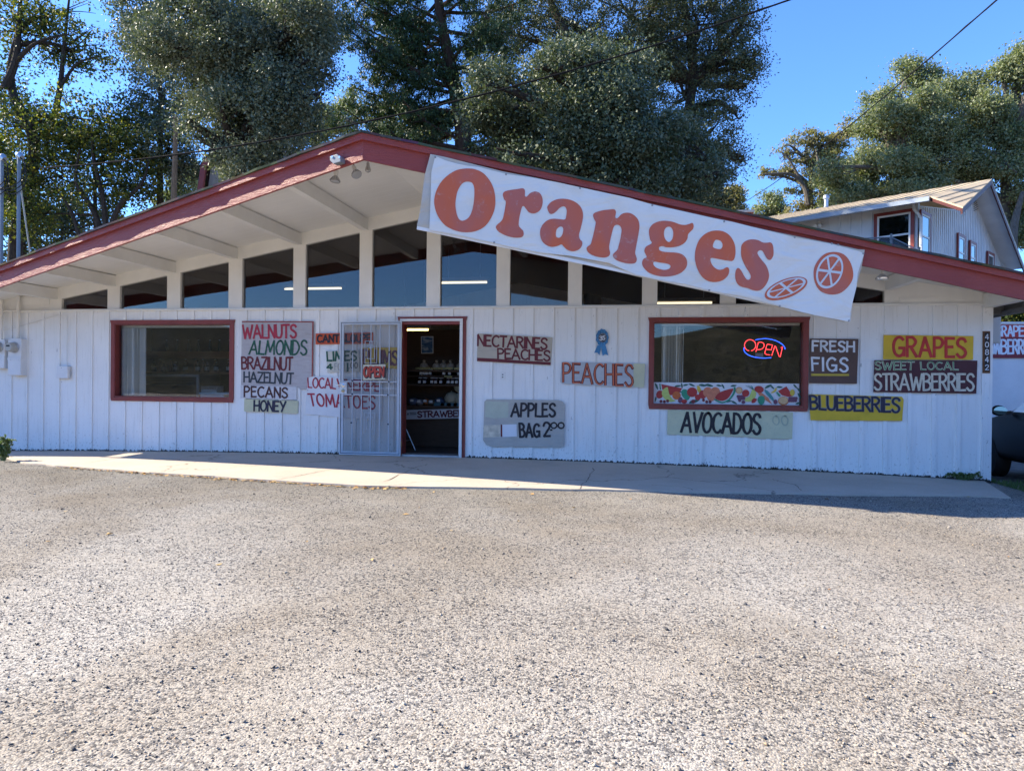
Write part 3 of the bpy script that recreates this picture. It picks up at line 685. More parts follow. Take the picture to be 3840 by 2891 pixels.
B_TAN = m_woodboard('tan grey sign board', (.54, .48, .385), (.33, .30, .27), .5); B_GRY2 = m_woodboard('grey sign board', (.49, .465, .42), (.30, .29, .28), .4)
B_PLM = paint('mustard sign board', (.70, .46, .05), .6, .1, 5)
def A(*p): return zq((860, 1150), 2.774, *p)
def Bq(*p): return zq((1700, 1150), 2.765, *p)
def Cq(*p): return zq((3000, 1150), 2.3786, *p)
def Dq(*p): return zq((2400, 1400), 3.16, *p)
sign('nut_sign', 'tall greyed plywood sign listing walnuts, almonds, brazil nuts and hazelnuts', A((130,150),(878,153),(870,725),(812,735),(798,860),(742,858),(705,832),(122,815)), B_GREY,
     [('WALNUTS', A((142,185),(697,180),(697,332),(142,340)), I_RED, .145, .13), ('ALMONDS', A((225,350),(810,343),(805,510),(205,502)), I_GRN, .125, .15),
      ('BRAZILNUT', A((130,518),(660,520),(655,670),(130,655)), I_MAR, .14, .10), ('HAZELNUT', A((155,672),(670,685),(660,812),(155,790)), I_SLT, .15, .12)],
     extra=[('red_border', A((130,150),(878,153),(877,166),(131,163)), paint('faded red border', (.30, .06, .05), .6, .3, 12), .001), ('red_border', A((862,166),(877,166),(869,725),(855,725)), paint('faded red border', (.30, .06, .05)), .001)])
sign('pecan_sign', 'white weathered plank reading pecans below the nut list', A((118,817),(700,833),(700,970),(114,950)), m_woodboard('white plank', (.66, .66, .68), (.42, .40, .40), .5), [('PECANS', A((158,822),(607,838),(605,955),(155,943)), I_BRN, .15, .20)])
sign('honey_sign', 'narrow pale green board reading honey', A((156,960),(715,981),(712,1110),(153,1088)), B_GRNW, [('HONEY', A((262,968),(588,980),(580,1099),(258,1090)), I_NAV, .155, .16)])
sign('cantaloupe_sign', 'orange red strip sign reading cantaloupe, half behind the gate', A((897,280),(1493,268),(1493,385),(897,393)), B_ORG, [('CANTALOUPE', A((918,292),(1470,280),(1470,374),(918,378)), I_BLK, .20, .16)])
sign('lime_sign', 'small white sign pricing limes four for a dollar', A((1008,465),(1345,450),(1352,675),(1020,685)), B_CRM,
     [('LIMES', A((1015,462),(1325,456),(1322,566),(1020,572)), I_GRN, .17, .16), ('4', A((1015,592),(1072,592),(1074,658),(1018,660)), I_GRN, .24, .1), ('FOR', A((1098,588),(1195,592),(1195,662),(1098,660)), I_GRY, .08, .2),
      ('1', A((1226,582),(1238,582),(1238,680),(1226,680)), I_GRN, .2, .1), ('.00', A((1246,580),(1335,578),(1335,640),(1246,646)), I_SLT, .12, .2)])
sign('plum_sign', 'mustard yellow sign reading plums behind the gate bars', A((1388,428),(1762,422),(1762,648),(1376,622)), B_PLM, [('PLUMS', A((1397,440),(1752,455),(1750,615),(1397,612)), I_MAR, .14, .13)])
sign('tomato_sign', 'big white sheet reading local vineripe tomatoes, right half behind the gate', A((810,722),(1595,745),(1580,1175),(1180,1155),(790,1115)), B_WHT,
     [('LOCAL', A((818,735),(1110,740),(1105,860),(820,846)), I_RED, .13, .15), ('VINERIPE', A((1122,745),(1565,775),(1565,890),(1125,865)), I_RED, .14, .12), ('TOMATOES', A((815,898),(1520,925),(1515,1072),(845,1035)), I_RED, .13, .17)], Y=-.030)
sign('nectarine_sign', 'tilted tan board reading nectarines and peaches with a maroon foot', Bq((253,278),(1028,318),(1008,606),(244,566)), B_TAN,
     [('NECTARINES', Bq((258,286),(975,322),(968,450),(255,412)), I_MAR, .155, .13), ('PEACHES', Bq((462,428),(1003,450),(1000,570),(462,542)), I_MAR, .16, .14)], extra=[('painted_foot', Bq((246,530),(420,538),(600,552),(1011,576),(1008,605),(245,565)), I_MAR, .001)])
sign('peach_sign', 'long pale board reading peaches in orange letters with a cream right end', Bq((1122,572),(1990,590),(1995,605),(1978,838),(1760,836),(1130,800),(1108,780)), m_woodboard('bluish white board', (.52, .54, .56), (.38, .38, .38), .5),
     [('PEACHES', Bq((1140,578),(1862,592),(1862,838),(1136,788)), I_ORG, .055, .17, I_MAR, 2.3)], extra=[('cream_patch', Bq((1868,590),(1988,592),(1978,836),(1866,832)), B_GRNW, .001)])
sign('apple_sign', 'large grey board with clipped corners pricing a bag of apples', Bq((345,960),(1090,968),(1128,982),(1152,1010),(1146,1440),(1110,1458),(380,1448),(340,1430),(308,1385),(322,985)), B_GRY2,
     [('APPLES', Bq((612,995),(1058,995),(1055,1148),(600,1148)), I_BLK, .15, .17), ('BAG', Bq((685,1200),(895,1208),(893,1360),(690,1360)), I_BLK, .15, .17), ('2', Bq((930,1190),(1003,1190),(1003,1356),(940,1356)), I_BLK, .14, .1),
      ('.', Bq((1008,1225),(1022,1225),(1022,1286),(1008,1286)), I_BLK, .28, .1), ('00', Bq((1012,1195),(1148,1195),(1148,1268),(1012,1268)), I_BLK, .22, .14)],
     extra=[('green_patch', Bq((332,980),(572,988),(570,1150),(420,1158),(330,1140)), paint('pale green wash', (.47, .50, .40), .6, .06, 8), .001)])
t = thing('paper_notice', 'pair of stained white paper notices pinned over the apple sign', 'notice', PY(*Bq((312,1355))[0], -.042))
board(wallplane(-.041), Bq((315,1228),(655,1218),(659,1345),(560,1350),(311,1356)), .002).build('paper', paint('white paper', (.72, .73, .76), .7, .04, 5), t)
patch(wallplane(-.041), Bq((315,1228),(488,1224),(486,1350),(311,1356)), .001).build('stained_paper', paint('water stained paper', (.62, .55, .43), .7, .25, 14), t)
patch(wallplane(-.041), Bq((490,1222),(507,1222),(508,1349),(490,1350)), .0015).build('maroon_tape', I_MAR, t)
sign('avocado_sign', 'wide pale green board reading avocados under the right window', Dq((328,432),(1812,460),(1803,778),(1400,770),(1290,753),(322,722)), B_GRNW, [('AVOCADOS', Dq((512,450),(1428,468),(1425,732),(487,705)), I_BLK, .125, .13), ('00', Dq((1570,500),(1750,495),(1755,625),(1575,612)), paint('ghost of old lettering', (.43, .46, .34), .6), .12, .2)], Y=-.031)
sign('fig_sign', 'brown board with white letters reading fresh figs', Cq((90,285),(522,288),(518,420),(508,688),(83,683)), B_BRN,
     [('FRESH', Cq((112,298),(483,306),(480,410),(110,404)), I_WHT, .17, .2), ('FIGS', Cq((106,448),(425,450),(425,588),(108,576)), I_WHT, .15, .26), ('-', Cq((108,560),(437,562),(437,656),(108,654)), I_YEL, .2, .1)])
sign('blueberry_sign', 'yellow board with navy letters reading blueberries', Cq((80,780),(910,803),(925,830),(912,1018),(95,1012)), B_YEL, [('BLUEBERRIES', Cq((88,786),(890,806),(885,952),(90,922)), I_NAV, .13, .12, I_GRY, 1.45)])
sign('grape_sign', 'bright yellow board with red letters reading grapes', Cq((747,252),(1548,262),(1543,474),(743,470)), B_YEL, [('GRAPES', Cq((833,260),(1480,275),(1478,462),(832,452)), I_SCA, .13, .17)])
sign('strawberry_sign', 'maroon board reading sweet local strawberries in green and cream', Cq((665,477),(1583,481),(1573,775),(657,762)), B_MAR,
     [('SWEET', Cq((668,482),(1018,485),(1010,570),(672,568)), I_LGR, .085, .18, I_CRM, 2.0), ('LOCAL', Cq((1075,488),(1410,490),(1410,570),(1080,568)), I_LGR, .085, .2, I_CRM, 2.0), ('STRAWBERRIES', Cq((662,592),(1550,592),(1548,756),(662,748)), I_CRM, .12, .11)])
# house number
def Eq(*p): return zq((3680, 1180), 6.94, *p)
pl = wallplane(-.034); t = thing('house_number', 'dark vertical plate with the street number in a brown wood frame', 'house number', PY(*Eq((38,1522))[0], -.034))
board(pl, Eq((38,432),(232,430),(230,1522),(36,1522)), .012).build('wood_frame', m_woodboard('brown frame wood', (.16, .075, .035), (.06, .03, .02)), t)
patch(pl, Eq((85,470),(212,470),(210,1470),(82,1470)), .001).build('black_panel', BLACK, t)
m = MB()
for ch, y0, y1 in (('4', 505, 655), ('0', 705, 855), ('8', 900, 1052), ('4', 1095, 1248), ('2', 1298, 1447)): letters(pl, ch, Eq((103,y0),(190,y0),(188,y1),(101,y1)), .13, .1, .002, m, 0)
m.build('numerals', I_WHT, t)
# blue prize rosette painted on the boards
def Rq(*p): return zq((2200, 1220), 7.325, *p)
pl = wallplane(-.0205); t = thing('prize_ribbon', 'blue painted prize rosette with the number 35', 'ribbon', PY(2260, 1336, -.02))
R_BLU = paint('ribbon blue', (.05, .21, .42), .55, .25, 9); R_DK = paint('ribbon dark blue', (.02, .07, .16), .55, .2, 9); R_CHA = paint('rosette charcoal', (.04, .05, .07), .6, .3, 60)
fillpoly(pl, [Rq((302,540),(395,560),(392,640),(352,822),(292,748),(205,756))], .0).build('ribbon_tail', R_BLU, t)
fillpoly(pl, [Rq((395,600),(405,575),(525,560),(594,828),(508,790),(436,846))], .0).build('ribbon_tail', R_BLU, t)
ring = [((428+(172+9*math.cos(a*11))*math.cos(a)), (340+(236+9*math.cos(a*11))*math.sin(a))) for a in [2*math.pi*i/88 for i in range(88)]]
fillpoly(pl, [Rq(*ring)], .001).build('rosette', R_BLU, t)
for i in range(11):
    m = MB(); a = 2*math.pi*(i+.5)/11; stroke(m, pl, [pl.px(*p) for p in Rq((428+112*math.cos(a), 340+135*math.sin(a)), (428+168*math.cos(a), 340+228*math.sin(a)))], .006, .0016); m.build('pleat_line', R_DK, t)
fillpoly(pl, [Rq(*[(437+118*math.cos(a), 342+130*math.sin(a)) for a in [2*math.pi*i/40 for i in range(40)]])], .002).build('rosette_centre', R_CHA, t)
m = MB(); letters(pl, '3', Rq((365,292),(425,292),(425,418),(365,418)), .19, .1, .003, m, 0); letters(pl, '5', Rq((442,282),(500,282),(500,408),(442,408)), .19, .1, .003, m, 0)
for i in range(46):
    a = 2*math.pi*i/46; r = 1.0 if i % 2 else .92
    if random.random() < .8: stroke(m, pl, [pl.px(*p) for p in Rq((437+104*r*math.cos(a), 342+116*r*math.sin(a)), (437+104*r*math.cos(a+.08), 342+116*r*math.sin(a+.08)))], .003, .003)
m.build('numerals', I_WHT, t)
# ------------------------------------------------------------------ the big banner on the right fascia
d = Vector((1, .24, 0)).normalized(); bo = Vector((XR, -2.75, 3.5))+Vector((.24, -1, 0)).normalized()*.075
BP = Plane(bo, d, (0, 0, 1))
def A1(*p): return zq((1560, 560), 2.765, *p)
def A2(*p): return zq((2360, 740), 2.4578, *p)
def A3(*p): return zq((2160, 700), 5.53, *p)
ban = thing('banner', 'long white tilted banner reading Oranges in big orange letters with orange slices', 'banner', BP.at(BP.px(3187, 1203)))
BW = m_banner('white banner vinyl', (.74, .735, .69), (.66, .58, .43)); OL = m_banner('old stained banner', (.55, .50, .42), (.50, .36, .16))
edge = A1((200,72),(300,115),(420,150),(530,172),(650,185),(800,225),(960,262),(1200,295),(1450,340),(1700,395),(2000,460),(2212,505)) + A2((210,68),(480,128),(760,190),(940,225),(1200,290),(1520,368),(1860,430),(2120,500),(2165,520))
edge += A2((2150,560),(2105,700),(2095,820),(2060,960),(2040,1060),(2036,1150))
edge += A2((1990,1140),(1700,1085),(1380,1005),(1020,910),(740,862),(500,800),(260,760),(60,715))+A1((2000,1180),(1600,1105),(1300,1075),(960,1010),(800,970),(500,905),(220,852),(138,838),(150,560),(160,230))
def banner_sheet(poly, off, thick, mat, name):
    m = MB(); fillpoly(BP, [poly], off, m); n = len(m.v); b = [Vector(v)-BP.n*thick for v in m.v]; base = len(m.v)
    m.add(b, [tuple(reversed(f)) for f in m.f[:]]); m.add([], [])
    for i in range(n): m.f.append((i, base+i, base+(i+1) % n, (i+1) % n)); m.m.append(0)
    return m.build(name, mat, ban)
banner_sheet(edge, 0, .004, BW, 'sheet')
old = A1((148,45),(300,75),(600,150),(900,225),(1250,292),(1700,395))+A2((1300,305),(1860,420),(2120,478),(2180,482),(2150,640),(2075,900),(2050,1120))+A2((1990,1146),(1380,1012),(740,870),(60,724))+A1((1500,1105),(960,1020),(220,862),(60,835),(8,815),(10,780),(40,640),(90,260),(120,150))
banner_sheet(old, -.022, .004, OL, 'old_sheet')
m = MB(); a, b = BP.at(BP.px(1563, 853), -.03), BP.at(BP.px(2190, 985), -.03); m.beam(a, b, .02, .035); a, b = b, BP.at(BP.px(3180, 1200), -.03); m.beam(a, b, .02, .03); m.build('backing_batten', TRIM, ban)
OR = m_faded('faded orange paint', (.60, .130, .055), (.47, .135, .105), (.48, .36, .34), .6)
glyphs = [
 [A1(*crom([(505,203),(600,208),(690,245),(760,320),(805,410),(823,520),(815,620),(780,710),(725,790),(650,840),(560,862),(460,858),(370,830),(290,780),(225,690),(192,590),(192,500),(220,410),(270,330),(340,265),(420,220)],4,True)),
  A1(*crom([(540,338),(580,350),(600,390),(605,450),(600,540),(580,640),(545,710),(490,742),(450,730),(425,680),(410,600),(412,530),(430,440),(465,375),(500,345)],4,True))],
 [A1(*crom([(900,470),(920,440),(980,425),(1050,415),(1105,407),(1128,425),(1130,460),(1130,488),(1150,492),(1180,460),(1230,440),(1280,455),(1308,500),(1313,560),(1295,620),(1260,655),(1215,668),(1170,655),(1140,620),(1118,593),(1100,600),(1085,650),(1070,720),(1065,790),(1085,820),(1112,850),(1115,890),(1090,915),(1020,918),(940,900),(860,860),(830,820),(835,790),(870,760),(895,730),(910,680),(925,600),(930,545),(912,520)],4,True))],
 [A1(*crom([(1362,620),(1365,590),(1400,550),(1460,522),(1530,515),(1610,530),(1680,570),(1720,625),(1732,690),(1722,760),(1705,830),(1690,890),(1700,935),(1722,960),(1720,1000),(1690,1040),(1630,1060),(1570,1045),(1530,1010),(1508,988),(1470,1003),(1410,1014),(1350,995),(1305,950),(1287,890),(1290,830),(1320,775),(1370,735),(1430,722),(1500,728),(1545,728),(1557,690),(1562,640),(1550,605),(1525,595),(1490,610),(1455,645),(1420,670),(1385,668)],4,True)),
  A1(*crom([(1495,803),(1520,812),(1526,840),(1518,880),(1500,910),(1475,920),(1453,905),(1450,870),(1460,830)],4,True))],
 [A3(*crom([(352,610),(370,560),(430,530),(560,495),(700,480),(795,478),(825,520),(822,580),(815,640),(845,662),(880,640),(930,585),(1000,552),(1080,547),(1160,570),(1240,630),(1295,710),(1315,820),(1300,950),(1270,1120),(1240,1280),(1225,1380),(1245,1450),(1260,1510),(1240,1570),(1190,1598),(1090,1600),(960,1575),(840,1530),(775,1470),(768,1410),(800,1370),(850,1320),(880,1240),(915,1100),(940,960),(940,880),(910,820),(860,797),(805,810),(770,870),(740,980),(710,1110),(688,1230),(690,1300),(706,1370),(690,1430),(640,1465),(560,1475),(450,1460),(330,1420),(245,1360),(217,1290),(240,1245),(300,1200),(330,1110),(365,970),(395,830),(408,740),(380,690)],4,True))],
 [A2(*crom([(180,330),(185,290),(215,250),(270,225),(330,218),(400,228),(460,250),(510,257),(550,248),(580,238),(592,262),(585,295),(560,320),(540,345),(535,380),(510,420),(460,450),(400,462),(340,462),(300,452),(275,462),(275,485),(300,500),(360,508),(430,512),(490,530),(525,570),(532,620),(515,660),(470,700),(400,725),(320,732),(240,720),(170,690),(125,640),(117,600),(130,570),(158,552),(145,520),(138,490),(155,455),(205,425),(190,390)],4,True)),
  A2(*crom([(345,277),(375,275),(398,300),(404,340),(395,385),(370,413),(345,405),(325,375),(318,335),(325,300)],4,True)),
  A2(*crom([(230,595),(280,603),(340,612),(372,625),(378,645),(360,663),(320,670),(270,660),(235,640),(220,615)],4,True))],
 [A2(*crom([(603,560),(610,480),(640,400),(690,345),(750,315),(810,308),(870,318),(925,355),(965,420),(978,490),(972,550),(950,587),(900,585),(830,572),(760,560),(747,575),(755,610),(780,645),(820,668),(860,665),(890,648),(912,650),(920,680),(905,725),(860,765),(800,782),(730,775),(670,735),(630,670),(610,610)],4,True)),
  A2(*crom([(800,393),(835,402),(855,425),(857,455),(840,478),(805,476),(772,462),(770,440),(782,410)],4,True))],
 [A2(*crom([(1028,490),(1035,440),(1070,405),(1120,390),(1180,395),(1230,418),(1270,420),(1300,418),(1320,440),(1328,490),(1325,540),(1300,578),(1270,570),(1245,530),(1225,497),(1200,490),(1180,510),(1190,540),(1220,580),(1260,630),(1283,690),(1285,740),(1265,795),(1225,845),(1180,863),(1130,855),(1090,838),(1040,828),(1000,805),(978,760),(975,700),(988,660),(1010,655),(1035,685),(1060,730),(1085,760),(1110,755),(1118,730),(1105,695),(1075,650),(1045,590),(1030,540)],4,True))]]
for g in glyphs: fillpoly(BP, g, .004).build('lettering', OR, ban)
def ell(cx, cy, a, b, ang, n=44, k=1.0, a0=0, a1=360):
    c, s = math.cos(RAD(ang)), math.sin(RAD(ang))
    return [(cx+k*(a*math.cos(t)*c-b*math.sin(t)*s), cy+k*(a*math.cos(t)*s+b*math.sin(t)*c)) for t in [RAD(a0+(a1-a0)*i/n) for i in range(n+1)]][:n if a1-a0 == 360 else n+1]
IW = paint('banner white paint', (.62, .66, .68), .5, .05, 5)
def slice_(body, cx, cy, a, b, ang):
    fillpoly(BP, [A2(*body)], .004).build('orange_shape', OR, ban)
    fillpoly(BP, [A2(*ell(cx, cy, a, b, ang))], .0055).build('pith', IW, ban)
    m = MB()
    for k in range(6):
        a0 = k*60+18+5; w = ell(cx, cy, a*.86, b*.86, ang, 8, 1, a0, a0+50); mid = ell(cx, cy, a*.13, b*.13, ang, 2, 1, a0, a0+50)[1]
        fillpoly(BP, [A2(*crom(w+[mid], 1, True))], .007, m)
    m.build('orange_segment', OR, ban)
slice_(ell(1443, 842, 208, 86, -21), 1444, 836, 190, 70, -21)
slice_(crom([(1697,690),(1720,610),(1790,530),(1880,505),(1970,525),(2030,590),(2060,680),(2055,760),(2010,830),(1940,885),(1850,897),(1760,865),(1710,790)],4,True), 1844, 684, 165, 116, -66)
m = MB()
for q in A2((210,75),(873,225),(1523,370),(1865,428),(1923,440),(2155,520),(2022,1138),(1385,1003),(735,858))+A1((200,85),(933,262),(1700,405),(810,968)):
    m = MB(); m.lathe([(.012, 0), (.012, .004)], BP.at(BP.px(*q), .002), BP.n, 8); m.build('grommet', PLASTIC, ban)
# ------------------------------------------------------------------ neon sign and fruit panel behind the right window
def Nq(*p): return zq((2400, 1120), 3.16, *p)
NP = wallplane(.135); neon = thing('neon_sign', 'lit neon sign reading OPEN in red with two blue arcs', 'neon sign', NP.at(NP.px(*Nq((1470,705))[0])))
NR = m_emit('red neon tube', (1.0, .05, .06), 1.1); NB = m_emit('blue neon tube', (.02, .09, 1.0), 1.2)
def ntube(pts, mat, nm, r=.0042):
    m = MB(); m.tube([NP.at(NP.px(*p)) for p in Nq(*pts)], r, 6); m.build(nm, mat, neon, True)
ntube([(1305+67*math.cos(RAD(a)), 553+67*math.sin(RAD(a))) for a in range(100, 441, 17)], NR, 'red_tube')
ntube([(1374,630),(1402,520)]+crom([(1402,520),(1436,516),(1466,534),(1470,565),(1450,592),(1420,603),(1384,604)],4), NR, 'red_tube')
ntube([(1555,607),(1570,548),(1512,540),(1502,552),(1478,645),(1490,660),(1542,668)], NR, 'red_tube'); ntube([(1490,600),(1555,607)], NR, 'red_tube')
ntube([(1561,675),(1598,562),(1606,562),(1650,688),(1662,690),(1689,570),(1668,583)], NR, 'red_tube')
ntube(crom([(1367,490),(1430,478),(1510,476),(1600,495),(1670,530),(1710,570),(1719,600)],5), NB, 'blue_tube', .0048); ntube(crom([(1230,580),(1240,630),(1290,670),(1370,695),(1460,704),(1555,700)],5), NB, 'blue_tube', .0048)
m = MB(); m.tube([NP.at(NP.px(*p), -.012) for p in Nq((1235,690),(1260,760),(1350,800),(1430,790),(1455,730))], .004, 6); m.tube([NP.at(NP.px(*p), -.012) for p in Nq((1380,480),(1365,330))], .002, 5); m.tube([NP.at(NP.px(*p), -.012) for p in Nq((1470,480),(1468,325))], .002, 5); m.build('cord', BLACK, neon)
m = MB(); q = NP.px(*Nq((1415,668))[0]); m.box(q[0]-.05, q[0]+.05, .14, .165, q[1]-.025, q[1]+.025); m.build('transformer', PLASTIC, neon)
def Fq(*p): return zq((2430, 1420), 3.749, *p)
FPp = wallplane(.073); fr = thing('fruit_sign', 'white strip painted with fruit and vegetables along the window foot', 'painted panel', FPp.at(FPp.px(2450, 1514)))
fx0, fx1 = RW[0]+.014, RW[1]-.035
m = MB(); zt = (PY(2452, 1432).z+PY(3004, 1440).z)/2; m.box(fx0, fx1, .0735, .0765, RW[2]+.015, zt); m.build('panel', paint('white panel paint', (.66, .68, .72), .4, .04, 3), fr)
def fm(n, c): return paint('fruit '+n, c, .45, .12, 25, .4)
F_RED, F_DRED, F_ORG, F_YGR, F_GRN, F_DGR, F_PUR, F_YEL, F_TEA, F_PCH = fm('red', (.40, .03, .03)), fm('cherry', (.17, .02, .03)), fm('orange', (.55, .13, .03)), fm('lime', (.50, .58, .16)), fm('green', (.02, .26, .16)), fm('leaf', (.02, .11, .09)), fm('purple', (.15, .05, .10)), fm('yellow', (.62, .46, .06)), fm('teal', (.05, .27, .28)), fm('peach', (.60, .20, .11))
zi = [0]
def fp_(pts, mat, nm): zi[0] += 1; fillpoly(FPp, [Fq(*pts)], .0008+.00012*zi[0]).build(nm, mat, fr)
def fe(cx, cy, a, b, mat, nm, ang=0): fp_(ell(cx, cy, a, b, ang, 22), mat, nm)
def leaf(cx, cy, l, ang):
    c, s = math.cos(RAD(ang)), math.sin(RAD(ang)); q = crom([(-l, 0), (-l*.5, -l*.32), (l*.2, -l*.30), (l, 0), (l*.3, l*.26), (-l*.5, l*.2)], 3, True)
    fp_([(cx+x*c-y*s, cy+x*s+y*c) for x, y in q], F_DGR, 'painted_leaf')
for cx, cy, l, a in ((120,110,52,65),(105,290,42,100),(420,105,48,-10),(475,100,40,80),(530,90,42,-15),(615,90,48,20),(770,95,58,5),(860,95,60,10),(1000,98,42,5),(1055,110,40,60),(1205,100,44,-10),(1130,318,48,-10),(1210,335,48,25),(1690,110,56,-30),(1745,120,42,40),(1850,120,44,0),(2070,110,42,45),(2120,160,44,50),(2125,240,46,60),(2110,345,40,-20),(650,320,80,-18),(455,185,36,0)): leaf(cx, cy, l, a)
fp_([(158,70),(175,70),(185,160),(165,150)], F_GRN, 'melon_rind'); fp_([(188,78),(480,135),(440,200),(320,235),(250,200),(200,150)], F_RED, 'melon_slice')
fe(165, 222, 50, 58, F_RED, 'tomato', 20)
fp_(crom([(270,118),(205,160),(195,220),(230,280),(300,325),(390,310),(345,285),(300,220),(285,160)], 3, True), F_YGR, 'pear')
fe(400, 236, 60, 58, F_ORG, 'orange'); fp_(crom([(480,160),(530,150),(580,190),(592,260),(550,305),(500,270),(470,220)], 3, True), F_GRN, 'pepper')
fe(620, 190, 72, 68, F_RED, 'tomato'); fp_([(690,98),(720,100),(755,170),(715,200),(690,160)], F_YEL, 'banana'); fe(700, 262, 42, 40, F_RED, 'strawberry'); fe(770, 222, 55, 60, F_RED, 'apple')
fe(840, 190, 68, 72, F_PCH, 'peach'); fe(945, 190, 70, 72, F_PCH, 'peach'); fe(885, 265, 56, 52, F_PCH, 'peach')
fp_(crom([(1230,125),(1225,200),(1150,300),(1040,345),(930,300),(945,285),(1040,325),(1130,285),(1195,200),(1205,125)], 3, True), F_GRN, 'melon_rind'); fp_(crom([(1190,138),(1175,200),(1120,280),(1040,312),(960,290),(945,262),(1010,190)], 3, True), F_RED, 'melon_slice')
for cx, cy in ((182,318),(230,322),(275,312),(780,300),(825,325),(872,325)): fe(cx, cy, 21, 22, F_DRED, 'cherry')
fe(455, 300, 32, 42, F_PUR, 'plum', 15); fe(510, 320, 40, 30, F_RED, 'strawberry'); fe(635, 320, 28, 28, F_DRED, 'radish')
fe(1280, 165, 48, 48, F_ORG, 'orange_rim'); fe(1280, 165, 41, 41, fm('pulp', (.62, .42, .22)), 'orange_pulp')
for k in range(9): cx, cy = 1250+25*(k % 4)+12*(k//4), 250+28*(k//4); fe(cx+15, cy, 22, 22, F_PUR, 'grape')
fe(1340, 330, 26, 26, F_PUR, 'grape'); fe(1372, 205, 50, 52, F_RED, 'strawberry', 30)
fp_(crom([(1470,150),(1520,200),(1500,270),(1440,318),(1365,315),(1370,270),(1420,250),(1445,200)], 3, True), F_YGR, 'banana')
fp_([(1530,180),(1600,200),(1690,270),(1745,362),(1650,300),(1560,230)], F_PCH, 'carrot')
m = MB()
for k in range(9): stroke(m, FPp, [FPp.px(*p) for p in Fq((1490+random.uniform(-10,10), 160), (1370+12*k, 95+6*(k % 3)))], .004, .004)
m.build('carrot_top', F_TEA, fr)
fe(1560, 150, 66, 48, F_RED, 'tomato', 10); fp_(crom([(1500,275),(1530,290),(1500,335),(1460,340),(1455,310),(1475,280)], 3, True), F_RED, 'strawberry')
fp_(crom([(1540,290),(1560,250),(1610,240),(1640,275),(1630,340),(1590,370),(1555,345)], 3, True), F_GRN, 'broccoli')
fp_(crom([(1640,150),(1700,190),(1760,270),(1765,320),(1700,260),(1650,200)], 3, True), F_TEA, 'corn_husk'); fp_(crom([(1800,120),(1805,165),(1760,200),(1725,195),(1770,165)], 3, True), F_YEL, 'banana')
fe(1790, 325, 30, 34, F_PUR, 'radish'); fp_([(1825,175),(1945,108),(2035,245),(1960,255),(1880,230)], F_RED, 'melon_slice'); fp_([(1795,190),(1815,185),(1870,240),(1840,255)], F_GRN, 'melon_rind')
fe(2028, 195, 34, 45, F_YEL, 'pear'); fe(1902, 312, 74, 62, F_ORG, 'orange_rim'); fe(1902, 306, 66, 52, fm('pulp', (.62, .42, .22)), 'orange_pulp')
for k in range(8): fe(1995+28*(k % 4)-(k//4)*10, 275+34*(k//4), 24, 22, F_PUR, 'grape')
# ------------------------------------------------------------------ security gate swung back against the wall
GP = wallplane(-.098); gt = thing('security_gate', 'white steel security gate with grille bars swung open against the wall', 'gate', GP.at(GP.px(1276, 1711)))
def Gq(*p): return zq((860, 1150), 2.774, *p)
gTL, gTR, gBR, gBL = Gq((1158,150),(1793,155),(1783,1545),(1143,1540))
ga = [GP.px(*q) for q in (gTL, gTR, gBR, gBL)]
gx0, gx1, gz0, gz1 = (ga[0][0]+ga[3][0])/2, (ga[1][0]+ga[2][0])/2, (ga[2][1]+ga[3][1])/2, (ga[0][1]+ga[1][1])/2
def gx(s): return gx0+(gx1-gx0)*s
def gz(s): return gz0+(gz1-gz0)*s
STEEL = paint('white gate enamel', (.62, .65, .69), .4, .06, 4); DKB = paint('dark gate gasket', (.02, .035, .055), .5, .1, 4); GBAR = paint('grey white gate bars', (.46, .50, .55), .4, .08, 4)
m = MB(); W = .014
m.box(gx0, gx0+W, -.115, -.085, gz0, gz1); m.box(gx1-W, gx1, -.115, -.085, gz0, gz1); m.box(gx0+W, gx1-W, -.115, -.085, gz1-W, gz1); m.box(gx0+W, gx1-W, -.115, -.085, gz0, gz0+W); m.build('outer_frame', STEEL, gt)
m = MB(); a, b, c, d = gx0+W, gx1-W, gz0+W, gz1-W; w = .010
m.box(a, a+w, -.108, -.09, c, d); m.box(b-w, b, -.108, -.09, c, d); m.box(a+w, b-w, -.108, -.09, d-w, d); m.box(a+w, b-w, -.108, -.09, c, c+w); m.build('gasket', DKB, gt)
m = MB(); a2, b2, c2, d2 = a+w, b-w, c+w, d-w; w = .036
m.box(a2, a2+w, -.112, -.088, c2, d2); m.box(b2-w, b2, -.112, -.088, c2, d2); m.box(a2+w, b2-w, -.112, -.088, d2-w*.8, d2); m.box(a2+w, b2-w, -.112, -.088, c2, c2+w*.8); m.build('inner_frame', GBAR, gt)
def zoz(y): return GP.px(*Gq((1460, y))[0])[1]
def zox(x): return GP.px(*Gq((x, 800))[0])[0]
for x in (1285, 1380, 1474, 1568, 1664):
    m = MB(); X = zox(x); m.box(X-.006, X+.006, -.118, -.106, c2+.02, d2-.02); m.build('bar', GBAR, gt)
for y, h in ((780, .016), (848, .008), (918, .016)):
    m = MB(); Z = zoz(y); m.box(a2+w, b2-w, -.119, -.105, Z-h/2, Z+h/2); m.build('cross_rail', GBAR, gt)
